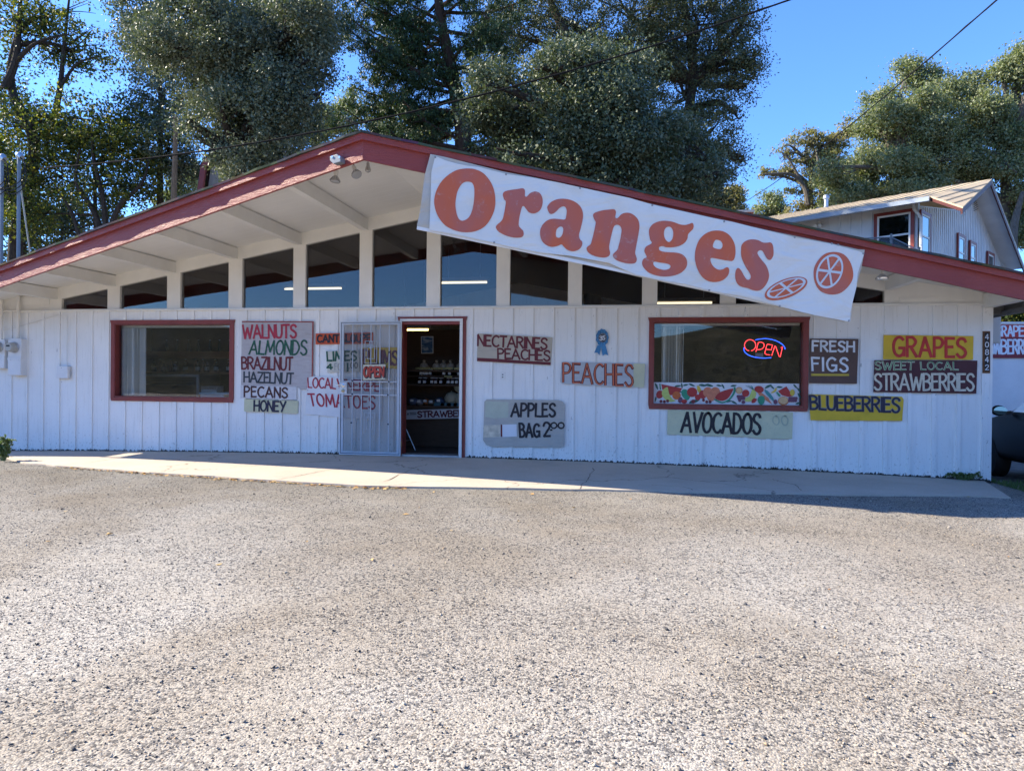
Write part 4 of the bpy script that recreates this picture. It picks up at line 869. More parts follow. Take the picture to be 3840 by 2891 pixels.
def ornament(x0, y0, x1, y1):
    m = MB()
    def fr(x0, y0, x1, y1, k=.006):
        X0, X1, Z1, Z0 = zox(x0), zox(x1), zoz(y0), zoz(y1)
        for q in ((X0, X0+k, Z0, Z1), (X1-k, X1, Z0, Z1), (X0+k, X1-k, Z1-k, Z1), (X0+k, X1-k, Z0, Z0+k)): m.box(q[0], q[1], -.124, -.112, q[2], q[3])
    w_, h_ = x1-x0, y1-y0; fr(x0, y0, x1, y1); fr(x0+w_*.18, y0+h_*.2, x1-w_*.18, y1-h_*.2); fr(x0+w_*.36, y0+h_*.02, x1-w_*.36, y0+h_*.32)
    m.build('grille_ornament', GBAR, gt)
ornament(1412, 358, 1538, 590); ornament(1410, 1100, 1526, 1322)
m = MB(); m.poly([(a2+w*.4, -.100, c2+.012), (b2-w*.4, -.100, c2+.012), (b2-w*.4, -.100, d2-.012), (a2+w*.4, -.100, d2-.012)]); m.build('screen', m_screen(), gt)
for x, y in ((1285,470),(1664,475),(1285,775),(1664,778),(1285,912),(1656,915),(1278,1210),(1660,1217)):
    m = MB(); m.lathe([(.004, 0), (.014, .003), (.006, .007)], (zox(x), -.119, zoz(y)), (0, -1, 0), 7); m.build('rivet_flower', DKB, gt)
m = MB(); q0, q1 = GP.px(*Gq((1160, 785))[0]), GP.px(*Gq((1226, 905))[0]); m.box(q0[0], q1[0], -.122, -.086, q1[1], q0[1]); pk = m.build('lock_plate', STEEL, gt)
m = MB(); cx, cz = GP.px(*Gq((1190, 818))[0]); m.lathe([(.026, 0), (.026, .008), (.014, .012), (.014, .035), (.020, .042), (.018, .055)], (cx, -.122, cz), (0, -1, 0), 14); m.beam((cx, -.168, cz), (cx-.085, -.165, cz+.008), .012, .012); m.build('handle', CHROME, pk, True)
m = MB(); cx, cz = GP.px(*Gq((1190, 873))[0]); m.lathe([(.026, 0), (.026, .010), (.012, .014)], (cx, -.122, cz), (0, -1, 0), 14); m.build('deadbolt', paint('brass lock', (.38, .32, .20), .35, .1, 5, .5, .8), pk, True)
for y in (300, 1420):
    m = MB(); X = gx1+.004; Z = zoz(y); m.tube([(X, -.10, Z-.045), (X, -.10, Z+.045)], .009, 8); m.build('hinge', paint('brass hinge', (.40, .30, .16), .4, .1, 5, .5, .7), gt, True)
op = wallplane(-.135)
t = thing('open_sign', 'small cream sign reading OPEN in red shadowed letters hung on the gate', 'sign', op.at(op.px(*Gq((1387,765))[0])))
board(op, Gq((1390,601),(1626,597),(1627,762),(1387,766)), .006).build('board', paint('cream tin sign', (.55, .52, .40), .5, .08, 6), t)
m = MB(); e = Gq((1390,601),(1626,597),(1627,762),(1387,766)); e.append(e[0]); stroke(m, op, [op.px(*((p[0]*.985+.015*1403), (p[1]*.985+.015*1396))) for p in e], .004, .001); m.build('border_line', I_BLK, t)
letters(op, 'OPEN', Gq((1412,626),(1620,626),(1614,745),(1406,748)), .20, .24, .0015).build('letter_shadow', I_BLK, t)
letters(op, 'OPEN', Gq((1402,620),(1608,620),(1602,734),(1398,736)), .17, .24, .004).build('lettering', paint('vermilion sign paint', (.42, .05, .03), .5, .1, 10), t)
# ------------------------------------------------------------------ electric meters, masts, junction box, cable
WM = paint('white enamelled box', (.70, .71, .72), .4, .05, 4, bump=.05)
def meter(x0, x1, z0, z1, mx, mz, label, short):
    t = thing('electric_meter', label, 'electric meter', (x0, 0, z0), 'electric meters')
    D = -.13; m = MB(); m.box(x0, x1, D, -.001, z0, z1); m.build('meter_box', WM, t, bevel=.006)
    m = MB(); zc = z0+(z1-z0)*.42; m.box(x0+.004, x1-.004, D-.006, D, z0+.006, zc); m.build('cover', WM, t, bevel=.003)
    m = MB()
    if not short: m.box(x0+.002, x1-.002, D-.008, D-.0, zc+.045, zc+.05); m.box(x0+.0, x1+.0, D-.012, D, zc, zc+.035)
    for s in (.18, .78): m.box(x0+(x1-x0)*s-.012, x0+(x1-x0)*s+.012, D-.012, D-.006, zc-.012, zc-.002)
    m.build('latch', WM, t)
    m = MB(); m.lathe([(.088, 0), (.090, .012), (.082, .02)], (mx, D, mz), (0, -1, 0), 24); m.build('meter_ring', GALV, t, True)
    m = MB(); m.lathe([(.078, .018), (.076, .075), (.066, .115), (.060, .122)], (mx, D, mz), (0, -1, 0), 24); mt = m.build('meter', paint('grey meter glass', (.42, .42, .39), .25, .06, 4), t, True)
    m = MB(); m.box(mx-.035, mx+.03, D-.124, D-.121, mz+.008, mz+.034); m.build('display', BLACK, mt); return t
a, b = PY(30, 1270, -.13), PY(79, 1408, -.13)
meter(a.x, b.x, b.z, a.z, PY(54, 1303, -.13).x, PY(54, 1303, -.13).z, 'white electric meter box with a round grey meter, right one of the pair', False)
c, e = PY(-33, 1272, -.13), PY(17, 1382, -.13)
meter(c.x, e.x, e.z, c.z, c.x+.14, PY(0, 1302, -.13).z, 'white electric meter box cut by the left edge of the photo', True)
GM = paint('weathered mast', (.20, .235, .27), .55, .1, 5, .4, .2)
def mast(x, ztop, zbot, label):
    t = thing('service_mast', label, 'service mast', (x, -.07, zbot), 'electric service masts'); r = .027
    zr = soff(x)
    m = MB(); m.tube([(x, -.07, zbot), (x, -.07, zr+.0)], r, 14); m.tube([(x, -.07, zbot-.0), (x, -.07, zbot+.03)], r*1.25, 14); m.build('lower_pipe', TRIM, t, True)
    m = MB(); m.tube([(x, -.07, zr+.09), (x, -.07, ztop-.05)], r, 14); m.lathe([(.09, 0), (.045, .06), (.033, .10)], (x, -.07, zr+.09), (0, 0, 1), 14); m.build('upper_pipe', GM, t, True)
    m = MB(); m.ball((x+.015, -.075, ztop-.03), .062, .055, .058, 14, 8); m.tube([(x+.02, -.08, ztop-.03), (x+.075, -.09, ztop-.075)], [.05, .042], 12); m.build('weatherhead', GALV, t, True)
    m = MB()
    for k in range(3):
        yo = -.09-.012*k; m.tube(crom3([(x+.07, yo, ztop-.08), (x+.14+.02*k, yo-.02, ztop-.2), (x+.18-.03*k, yo-.03, ztop-.42+.04*k), (x+.10, yo-.03, ztop-.60+.07*k), (x-.1, yo-.02, ztop-.66+.05*k), (x-.32, yo, ztop-.56)]), .008, 5)
    m.build('drip_loop', RUBBER, t, True); return t
def crom3(p, n=5):
    out = []
    for i in range(len(p)-1):
        a, b, c, d = [Vector(p[max(0, min(len(p)-1, j))]) for j in (i-1, i, i+1, i+2)]
        for k in range(n):
            t = k/n; out.append(.5*(2*b+(c-a)*t+(2*a-5*b+4*c-d)*t*t+(3*b-a-3*c+d)*t**3))
    out.append(Vector(p[-1])); return out
mx1 = PY(68, 1100, -.07).x; mz1 = PY(68, 578, -.07).z
mast(mx1, mz1, a.z, 'grey service mast rising through the roof, right one of the pair')
mx2 = PY(4, 1100, -.07).x; mast(mx2, PY(4, 584, -.07).z, c.z, 'grey service mast at the left edge of the photo')
g = (mx1-.02, -.07, PY(70, 660, -.07).z); h = PY(141, 950, .9)
m = MB(); m.tube([PY(76, 690, -.05), Vector((h.x, .9, soff(h.x)+.1))], .012, 8); single(m, 'mast_brace', GALV, 'thin slanting steel brace from the mast down to the shingles', 'brace')
jb = (PY(212, 1373, -.085), PY(253, 1419, -.085))
m = MB(); m.box(jb[0].x, jb[1].x, -.085, -.019, jb[1].z, jb[0].z); t = thing('junction_box', 'small square white junction box on the siding', 'junction box', (jb[0].x, -.02, jb[1].z)); m.build('box', WM, t, bevel=.004)
m = MB(); m.lathe([(.007, 0), (.007, .004)], (jb[0].x+.09, -.085, jb[0].z-.03), (0, -1, 0), 8); m.build('lock_screw', GALV, t)
m = MB(); q = zq((0, 1150), 5.55, (48,488),(160,470),(300,440),(540,372),(820,290),(1100,200),(1190,178),(1330,182),(1385,200),(1395,260),(1398,480),(1398,600),(1392,690),(1382,800),(1392,930),(1398,1020),(1388,1110),(1400,1200),(1412,1240))
m.tube([PY(u, v, -.026) for u, v in q], .0055, 6); single(m, 'cable', WHITE, 'thin white cable sagging along the siding down to the junction box', 'cable', smooth=True)
m = MB(); qa, qb = PY(*Bq((487,757))[0], -.004), PY(*Bq((537,680))[0], -.004); x0, z0, x1, z1 = qa.x, qa.z, qb.x, qb.z; t = thing('power_outlet', 'small white outlet plate on the wall above the apple sign', 'outlet', (x0, 0, z0))
m.box(x0, x1, -.008, -.0005, z0, z1); m.build('cover_plate', WHITE, t, bevel=.002)
m = MB(); xm = (x0+x1)/2
for zz in (.34, .68): m.box(xm-.011, xm+.011, -.0092, -.008, z0+(z1-z0)*zz-.008, z0+(z1-z0)*zz+.008)
m.build('socket', paint('socket grey', (.12, .12, .12), .5), t)
# electric cabinet on the right side wall
m = MB(); a = PX(3748, 1175, XC+.02); z0 = PY(3780, 1287, .9).z; z1 = PY(3780, 1166, .9).z; x1 = PY(3754, 1200, .9).x
m.box(XC, x1, .9, 1.35, z0, z1); t = thing('electric_cabinet', 'pale grey electric cabinet on the side wall past the corner', 'cabinet', (XC, .9, z0)); m.build('cabinet', paint('pale grey cabinet', (.5, .5, .49), .45, .06, 4), t, bevel=.006)
m = MB(); m.box(XC+.012, x1-.01, .893, .9, z0+.02, z1-.02); m.build('door', paint('pale grey cabinet', (.5, .5, .49)), t, bevel=.003)
# ------------------------------------------------------------------ lamps under the eave
LF = Plane(Vector((XR, -2.75, 3.5))+Vector((-.24, -1, 0)).normalized()*.012, (1, -.24, 0), (0, 0, 1))
t = thing('light_box', 'pointed galvanized junction box fixed to the left fascia near the ridge', 'light box', LF.at(LF.px(1275, 620)))
m = MB(); q = [LF.px(*p) for p in zq((1000,480), 3.456, (878,400),(972,368),(1020,412),(1018,470),(925,495),(882,455))]; m.prism([LF.at(p, .085) for p in q], -LF.n*.085); m.build('box', paint('dull box galvanizing', (.22, .235, .255), .5, .15, 9, .35, .2), t, bevel=.006)
for p in ((912,408),(1006,410)):
    m = MB(); m.lathe([(.013, 0), (.013, .006), (.008, .006)], LF.at(LF.px(*zq((1000,480), 3.456, p)[0]), .086), LF.n, 10); m.build('knockout', CHROME, t)
BULB = paint('grey lamp glass', (.45, .46, .46), .2, .05, 5, .6, .2)
def flood(px_, d, aim, label, ly):
    """ceramic socket and ribbed reflector bulb hung from the soffit"""
    p = PY(*px_, ly); t = thing('floodlight', label, 'floodlight', p, 'floodlights under the eave'); aim = Vector(aim).normalized()
    m = MB(); m.tube([(p.x, p.y, soff(p.x)-.002), (p.x, p.y, soff(p.x)-.03)], .035, 12); m.tube([(p.x, p.y, soff(p.x)-.03), p], .010, 8); m.build('mount', GALV, t, True)
    m = MB(); m.lathe([(.022, -.01), (.026, .0), (.026, .055), (.020, .062)], p, aim, 12); m.build('socket', TRIM, t, True)
    m = MB(); prof = [(.022, .062), (.030, .075), (.052, .105), (.060, .125), (.058, .132), (.0, .136)]; m.lathe(prof[:-1]+[(.004, .136)], p, aim, 20); rb = m.build('reflector_bulb', BULB, t, True)
    m = MB()
    for k in range(14):
        a = 2*math.pi*k/14; ref = Vector((1, 0, 0)) if abs(aim.x) < .9 else Vector((0, 1, 0)); x = aim.cross(ref).normalized(); y = aim.cross(x); r = x*math.cos(a)+y*math.sin(a)
        m.tube([p+aim*.072+r*.031, p+aim*.104+r*.054, p+aim*.122+r*.0625], .0035, 5)
    m.build('rib', CHROME, rb, True); return t
flood((1262, 642), 0, (-.1, -.1, -1), 'ribbed floodlight bulb aimed straight down near the ridge', -2.33)
flood((1326, 628), 0, (.45, -.35, -.8), 'ribbed floodlight bulb tilted to the right near the ridge', -2.33)
p = PY(1380, 612, -2.40); t = thing('hanging_bulb', 'clear bulb hanging alone from a short rod under the ridge', 'bulb', p-Vector((0, 0, .1)))
m = MB(); m.tube([(p.x, p.y, soff(p.x)), p], .008, 8); m.build('rod', GALV, t); m = MB(); m.lathe([(.018, 0), (.02, -.03), (.034, -.075), (.032, -.095), (.01, -.11)], p, (0, 0, 1), 14); m.build('bulb', BULB, t, True)
p = PY(3308, 1022, -1.05); t = thing('spotlight', 'shiny metal spotlight bulb under the right eave', 'spotlight', p-Vector((0, 0, .06)))
m = MB(); m.tube([(p.x, p.y, soff(p.x)), p], .012, 8); m.lathe([(.022, 0), (.024, -.02)], p, (0, 0, 1), 12); m.build('socket', TRIM, t, True)
m = MB(); m.lathe([(.024, -.02), (.035, -.03), (.075, -.065), (.072, -.085), (.05, -.09)], p, (0, 0, 1), 20); m.build('reflector_bulb', CHROME, t, True)
m = MB(); m.lathe([(.004, 0), (.016, .003), (.016, -.003)], PY(1126, 723, -1.6), (0, 0, 1), 10)
# ------------------------------------------------------------------ two-storey house behind, turned to the store
def hdir(u, v=1410):
    d = ray(u, v); return Vector((d.x, d.y, 0)).normalized()
dF = hdir(-620); dG = Vector((-dF.y, dF.x, 0)); dG = dG if dG.y > 0 else -dG    # along the front wall (left), along the gable wall (away)
def Hq(*p): return zq((2700, 650), 1.94, *p)
Pe = PD(3489, 742, 19.0); PIT = RAD(15.7)
rn = (-dF).cross(dG*math.cos(PIT)+Vector((0, 0, math.sin(PIT)))).normalized()
if rn.z < 0: rn = -rn
def onRoof(p): return onP(p[0], p[1], Pe, rn)
Pw = Pe+dG*.62; Pg = onP(3442, 800, Pw, dG)                     # front wall plane and corner
def onFW(p, off=0): return onP(p[0], p[1], Pw-dG*off, dG)
def onGW(p, off=0): return onP(p[0], p[1], Pg-dF*off, dF)
house = thing('house', 'white two-storey house with a tan ribbed metal roof behind the right end of the store', 'house', (Pg.x, Pg.y, -.6))
HW = paint('house siding paint', (.66, .67, .68), .55, .08, 2, bump=.1)
m = MB(); wl = [onFW(p) for p in Hq((1440, 1000), (1440, 235), (900, 300), (480, 372), (380, 390), (380, 1000))]
wl = [Vector((q.x, q.y, max(q.z, -.6))) for q in wl]; top = Pe.z+.16
c0 = Pg; L = 9.5
m.prism([(c0.x, c0.y, -.6), (c0.x, c0.y, top), tuple(c0+dF*L-Vector((0,0,c0.z-top))), tuple(c0+dF*L-Vector((0,0,c0.z+.6)))], dG*.15)
for k in range(1, 31):
    q = c0+dF*(.305*k); m.obox((q.x-dG.x*.01, q.y-dG.y*.01, (top-.6)/2), dF*.022, dG*.014, (0, 0, (top+.6)/2))
m.build('front_wall', HW, house)
R0 = onRoof(Hq((1975, 52))[0]); M0 = onP(*Hq((1765, 256))[0], Pe-dG*1.0, dG); E0 = Pe
gp = [onGW(p) for p in Hq((1442, 236), (1690, 262), (1778, 252), (1878, 168), (1905, 190), (1990, 440), (2025, 560), (2125, 700))]
m = MB(); zb = -.6; pts = [Vector((gp[0].x, gp[0].y, zb))]+gp+[Vector((gp[-1].x, gp[-1].y, zb))]
m.prism(pts, dF*.15)
gl = (gp[-1]-gp[0]); gl.z = 0; gL = gl.length
for k in range(1, int(gL/.2)):
    q = gp[0]+dG*(.2*k); 
    zt = float(np.interp(.2*k, [ (Vector((p.x, p.y, 0))-Vector((gp[0].x, gp[0].y, 0))).dot(dG) for p in gp], [p.z for p in gp]))-.03
    m.obox((q.x-dF.x*.012, q.y-dF.y*.012, (zt-.6)/2), dG*.016, dF*.014, (0, 0, (zt+.6)/2))
m.build('gable_wall', HW, house)
TANM = paint('tan metal roofing', (.46, .37, .25), .75, .06, 2, .2); GREYM = paint('grey metal rib', (.30, .24, .165), .7, .06, 2, .2)
Rl = R0+dF*10.2; El = E0+dF*9.6
near = [El, E0, R0, Rl]; up = rn*.045
m = MB(); m.prism([p for p in near], up); tn = (M0-E0).cross(R0-E0).normalized(); tn = tn if tn.z > 0 else -tn; m.prism([E0, M0, R0], tn*.04); rf = m.build('roof', TANM, house)
m = MB()
ds = dG*math.cos(PIT)+Vector((0, 0, math.sin(PIT)))             # up the slope
rl = (R0-E0).dot(ds)
for k in range(21):
    s = 9.4-.46*k
    if s < .05: continue
    a = E0+dF*s; m.beam(a+up*1.15, a+ds*rl+up*1.15, .045, .016, rn)
for f in (.2, .45, .7): a = E0.lerp(M0, f); b = R0.lerp(M0, f) if f > 0 else R0; m.beam(a+tn*.045, b+tn*.045, .045, .016, tn)
m.build('roof_rib', GREYM, rf)
Fr = onP(3842, 1004, R0, dF); m = MB()
far = [R0, Fr, Fr+dF*10, R0+dF*10]; fn = (Fr-R0).cross(dF).normalized(); fn = fn if fn.z > 0 else -fn
m.prism(far, fn*.045); m.build('roof', TANM, house)
m = MB(); a = R0-fn*.01; b = Fr-fn*.01; m.prism([a, b, b+dF*.72, a+dF*.72], -fn*.03); m.build('gable_soffit', HW, house)
m = MB(); q = -Vector((0, 0, .17))
for a, b, k in ((R0, Fr, 1), (R0, M0, .8), (M0, E0, .5)): m.prism([a, b, b+q*k, a+q*k], (dF if (a is R0) else dG)*.04)
m.build('rake_board', paint('dark rake paint', (.085, .02, .018), .6), house)
m = MB(); g0 = E0-dG*.07; m.beam(g0+Vector((0,0,-.04)), g0+dF*9.6+Vector((0,0,-.04)), .12, .12); gt_ = m.build('gutter', paint('grey gutter', (.36, .40, .44), .4, .08, 4, .5, .3), house)
m = MB(); dp = [onFW(p, .10) for p in Hq((1408, 225), (1412, 262), (1440, 295), (1462, 330), (1462, 620))]; m.tube(dp, .045, 8); m.build('downspout', WHITE, house, True)
HG = m_glass('house window glass', .05, (.16, .17, .19), 0, .4)
def hwin(pts, on, nrm, other, label=None):
    a = [on(p, .06) for p in pts]; m = MB(); w = .09; o = [None]*4; cx = sum(a, Vector())/4
    hx = ((a[1]-a[0])*.5+(a[2]-a[3])*.5)/2; hx.z = 0; hz = Vector((0, 0, (a[0].z+a[1].z-a[2].z-a[3].z)/4)); c = Vector((cx.x, cx.y, cx.z))
    ux, uz = hx.normalized(), Vector((0, 0, 1)); X, Z = hx.length, hz.length
    for s in (-1, 1):
        m.obox(c+ux*s*(X-w/2), ux*w/2, nrm*.03, uz*Z); m.obox(c+uz*s*(Z-w/2), ux*(X-w), nrm*.03, uz*w/2)
    f = m.build('window', RED, house); m = MB(); X2, Z2 = X-w, Z-w; v = .05
    for s in (-1, 1):
        m.obox(c+ux*s*(X2-v/2), ux*v/2, nrm*.02, uz*Z2); m.obox(c+uz*s*(Z2-v/2), ux*(X2-v), nrm*.02, uz*v/2)
    m.obox(c-uz*Z2*.02, ux*(X2-v), nrm*.02, uz*v/2); m.build('sash', WHITE, f)
    m = MB(); m.obox(c+nrm*.0, ux*(X2-v), nrm*.004, uz*(Z2-v)); m.build('pane', HG, f)
hwin(Hq((1120, 292), (1413, 262), (1413, 630), (1120, 622)), onFW, -dG, None)
hwin(Hq((1456, 265), (1532, 300), (1528, 640), (1456, 640)), onGW, -dF, None)
hwin(Hq((1728, 430), (1782, 462), (1780, 720), (1727, 700)), onGW, -dF, None)
hwin(Hq((1815, 483), (1862, 512), (1860, 740), (1815, 725)), onGW, -dF, None)
hwin(Hq((1944, 563), (1992, 590), (1990, 780), (1943, 760)), onGW, -dF, None)
m = MB(); a = [onGW(p, .03) for p in Hq((1845, 195), (1874, 165), (1874, 268), (1845, 280))]; m.prism(a, dF*.04)
gv = m.build('gable_vent', WHITE, house); m = MB()
for k in range(6):
    f = (k+.5)/6; q0 = a[0].lerp(a[3], f); q1 = a[1].lerp(a[2], f); m.beam(q0-dF*.012, q1-dF*.012, .02, .025)
m.build('louvre', paint('louvre shadow grey', (.2, .2, .2), .6), gv)
v = onRoof(Hq((772, 258))[0]); m = MB(); m.tube([v, v+Vector((0, 0, .42))], .075, 12); m.lathe([(.11, .36), (.11, .44), (.07, .50)], v, (0, 0, 1), 14); m.lathe([(.16, -.05), (.08, .08)], v, (0, 0, 1), 14); m.build('roof_vent', GALV, house, True)
c = onFW(Hq((722, 372))[0], .05); m = MB(); m.lathe([(.08, 0), (.08, .03)], c, -dG, 12)
for s in (-1, 1): m.lathe([(.03, .02), (.06, .12), (.058, .14)], c+dF*.07*s, (-dG-Vector((0, 0, .5))), 10)
m.build('wall_lamp', WHITE, house, True)
lt = MB(); a = [onGW(p, .1) for p in Hq((2022, 640), (2115, 690), (2115, 730), (2022, 700))]
for k in range(9):
    f = k/8; lt.beam(a[0].lerp(a[1], f), a[3].lerp(a[2], max(0, min(1, f+.3))), .012, .012); lt.beam(a[0].lerp(a[1], f), a[3].lerp(a[2], max(0, f-.3)), .012, .012)
lt.build('lattice', WHITE, house)
ch = PD(2790, 805, 31); m = MB(); m.box(ch.x-.32, ch.x+.32, ch.y-.3, ch.y+.3, -.6, ch.z+.02); t = thing('brick_chimney', 'low red brick chimney stub beyond the store roof', 'chimney', (ch.x, ch.y, -.6))
def m_brick():
    t = NT('red brick'); b = t.new('ShaderNodeTexBrick'); b.inputs['Scale'].default_value = 6; b.inputs['Color1'].default_value = (.36, .10, .06, 1); b.inputs['Color2'].default_value = (.28, .08, .05, 1); b.inputs['Mortar'].default_value = (.35, .32, .3, 1)
    t.link(t.pos((1, 1, 1)), b.inputs['Vector']); t.base(b.outputs['Color']); t.set(.9, .1); return t.m
m.build('stack', m_brick(), t); m = MB(); m.box(ch.x-.38, ch.x+.38, ch.y-.36, ch.y+.36, ch.z+.02, ch.z+.12); m.build('cap', paint('chimney cap', (.5, .45, .4), .9), t)
# chain link fence in front of the house
CLD = 15.6
def m_link():
    t = NT('chain link mesh'); v = t.coord('UV'); t.base((.42, .45, .48)); t.set(.4, .5, .7); return t.m
FGAL = paint('dull fence galvanizing', (.16, .175, .19), .6, .1, 6, .3)
fa, fb, fc = PD(3160, 897, CLD+2.2), PD(3342, 890, CLD), PD(3447, 940, CLD-.9)
fence = thing('chain_link_fence', 'short galvanized chain link fence between the store roof and the house', 'fence', (fb.x, fb.y, fb.z-1.2))
m = MB()
def link(a, b, h):
    L = Vector((b.x-a.x, b.y-a.y, 0)).length; n = int(L/.06)
    for k in range(-int(h/.06), n+1):
        for sg in (1, -1):
            s0, s1 = k*.06, k*.06+sg*0+h; pts = []
            x0, x1, z0, z1 = s0, s0+h, 0, h
            if x0 < 0: z0 -= x0; x0 = 0
            if x1 > L: z1 -= (x1-L); x1 = L
            if x1 <= x0+.01: continue
            if sg < 0: z0, z1 = h-z0, h-z1
            p = a.lerp(b, x0/L)+Vector((0, 0, z0-h)); q = a.lerp(b, x1/L)+Vector((0, 0, z1-h)); m.tube([p, q], .0022, 3, False)
link(fa, fb, 1.2); link(fb, fc, 1.2); m.build('mesh', m_link(), fence)
for p in (fa, fb, fc):
    m = MB(); m.tube([p+Vector((0, 0, .05)), p-Vector((0, 0, 1.3))], .024, 10); m.lathe([(.028, 0), (.032, .02), (.01, .04)], p+Vector((0, 0, .04)), (0, 0, 1), 10); m.build('post', FGAL, fence, True)
m = MB(); m.tube([fa, fb, fc], .012, 8); m.build('top_rail', FGAL, fence, True)
# red-edged shed roof half hidden by the left oak
D = 27.0; s0, s1, s2, s3 = PD(737, 735, D), PD(752, 620, D), PD(800, 560, D), PD(1150, 578, D+3)
bk = Vector((.25, 1, 0)).normalized()*4
shed = thing('shed', 'pale shed with a red and white barge board half hidden by the silvery oak', 'shed', (s0.x, s0.y, -.6))
gab = [s0, s1, s2, PD(900, 500, D), PD(1045, 540, D+1.5), s3]
m = MB(); m.prism([Vector((gab[0].x+.25, gab[0].y+.3, -.6))]+[p+Vector((.22, .3, -.1)) for p in gab]+[Vector((gab[-1].x, gab[-1].y+.3, -.6))], bk); m.build('wall', paint('shed wall paint', (.22, .22, .22), .7, .1, 2), shed)
m = MB()
for a, b in zip(gab[:3], gab[1:4]): m.prism([a, b, b-Vector((-.20, 0, .12)), a-Vector((-.20, 0, .06))], (0, .1, 0))
m.build('barge_board', RED, shed); m = MB()
for a, b in zip(gab[3:5], gab[4:6]): m.prism([a, b, b-Vector((0, 0, .16)), a-Vector((0, 0, .16))], (0, .1, 0))
m.build('white_barge_board', WHITE, shed); m = MB()
for a, b in zip(gab[:-1], gab[1:]): m.prism([a+Vector((0,0,.02)), b+Vector((0,0,.02)), b+Vector((0,0,.06)), a+Vector((0,0,.06))], bk)
m.build('roof', SHINGLE, shed)
# ------------------------------------------------------------------ wires and the bare pole among the trees
def wire(a, b, sag, r, nm, label, mat=RUBBER, twin=False):
    m = MB(); n = 36
    def pt(t, dz=0): q = a.lerp(b, t); return Vector((q.x, q.y, q.z-sag*4*t*(1-t)+dz))
    m.tube([pt(i/n) for i in range(n+1)], r, 6)
    if twin: m.tube([pt(i/n, .012*math.sin(i*1.9)) for i in range(n+1)], r*.8, 5)
    return single(m, nm, mat, label, 'wire', smooth=True)
wa = PY(150, 632, -.15); wb = PD(3040, -28, 9.6)
wire(wa, wb, .42, .0115, 'service_wire', 'black twisted service wire crossing above the ridge from the masts', paint('wire jacket', (.012, .012, .013), .85, .2, 9, .08), True)
wire(PD(2755, 778, 30), PD(3790, -45, 9.0), .25, .010, 'overhead_wire', 'black wire crossing the open sky above the house', paint('wire jacket', (.05, .05, .055)), True)
p0, p1 = PD(652, 745, 26), PD(657, 560, 26); m = MB(); m.tube([Vector((p0.x, p0.y, -.6)), p0, p1], [.13, .11, .09], 10); m.tube([p1, p1+Vector((.02, 0, 1.2))], [.09, .08], 10)
single(m, 'wooden_pole', m_bark('bare pole wood', (.13, .09, .06), (.26, .19, .13)), 'bare brown wooden pole standing among the trees on the left', 'pole', smooth=True)
# ------------------------------------------------------------------ yard wall with its red sign, and the parked car
YW = 5.9
wt = PY(3800, 1213, YW).z
m = MB(); m.box(XC+.05, 16, YW, YW+.15, -.7, wt); t = thing('yard_wall', 'white painted wall behind the parked car', 'wall', (XC+.05, YW, -.7))
m.build('panel', paint('rough white wall paint', (.66, .67, .68), .55, .06, 3, bump=.35, bscale=14, wear=(.3, .3, .32), wearamt=-.5), t); m = MB(); m.box(XC+.03, 16.02, YW-.02, YW+.17, wt, wt+.03); m.build('coping', WHITE, t)
rp = wallplane(YW-.03); yr = thing('red_sign', 'red and maroon sign reading grapes and strawberries behind the parked car', 'sign', rp.at(rp.px(*Eq((225,1128))[0])))
m = MB(); a = [rp.px(*p) for p in Eq((225,262),(1110,272),(1110,590),(225,590),(225,1128),(1110,1120))]
x0, x1 = a[0][0]-1.05, a[0][0]+2.2
m.box(x0, x1, YW-.03, YW-.015, a[2][1], a[0][1]); m.build('upper_board', paint('red board', (.40, .035, .035), .55, .15, 3), yr)
m = MB(); m.box(x0, x1, YW-.03, YW-.015, a[4][1], a[2][1]-.004); m.build('lower_board', paint('maroon red board', (.20, .022, .035), .55, .15, 3), yr)
m = MB()
for ch, b0, b1 in (('G', 395, 522), ('R', 540, 655), ('A', 688, 820), ('P', 842, 962), ('E', 988, 1112), ('S', 1140, 1255)): letters(rp, ch, Eq((b0,283),(b1,283),(b1,580),(b0,580)), .15, .1, .003, m)
m.build('lettering', I_WHT, yr); m = MB()
for ch, b0, b1 in (('S', -350, -240), ('T', -225, -110), ('R', -95, 20), ('R', 40, 150), ('A', 165, 325), ('W', 320, 515), ('B', 512, 668), ('E', 690, 805), ('R', 825, 950), ('R', 968, 1090), ('I', 1110, 1130), ('E', 1150, 1260), ('S', 1280, 1390)): letters(rp, ch, Eq((b0,636),(b1,636),(b1,1036),(b0,1036)), .125, .1, .003, m)
m.build('lettering', I_WHT, yr)
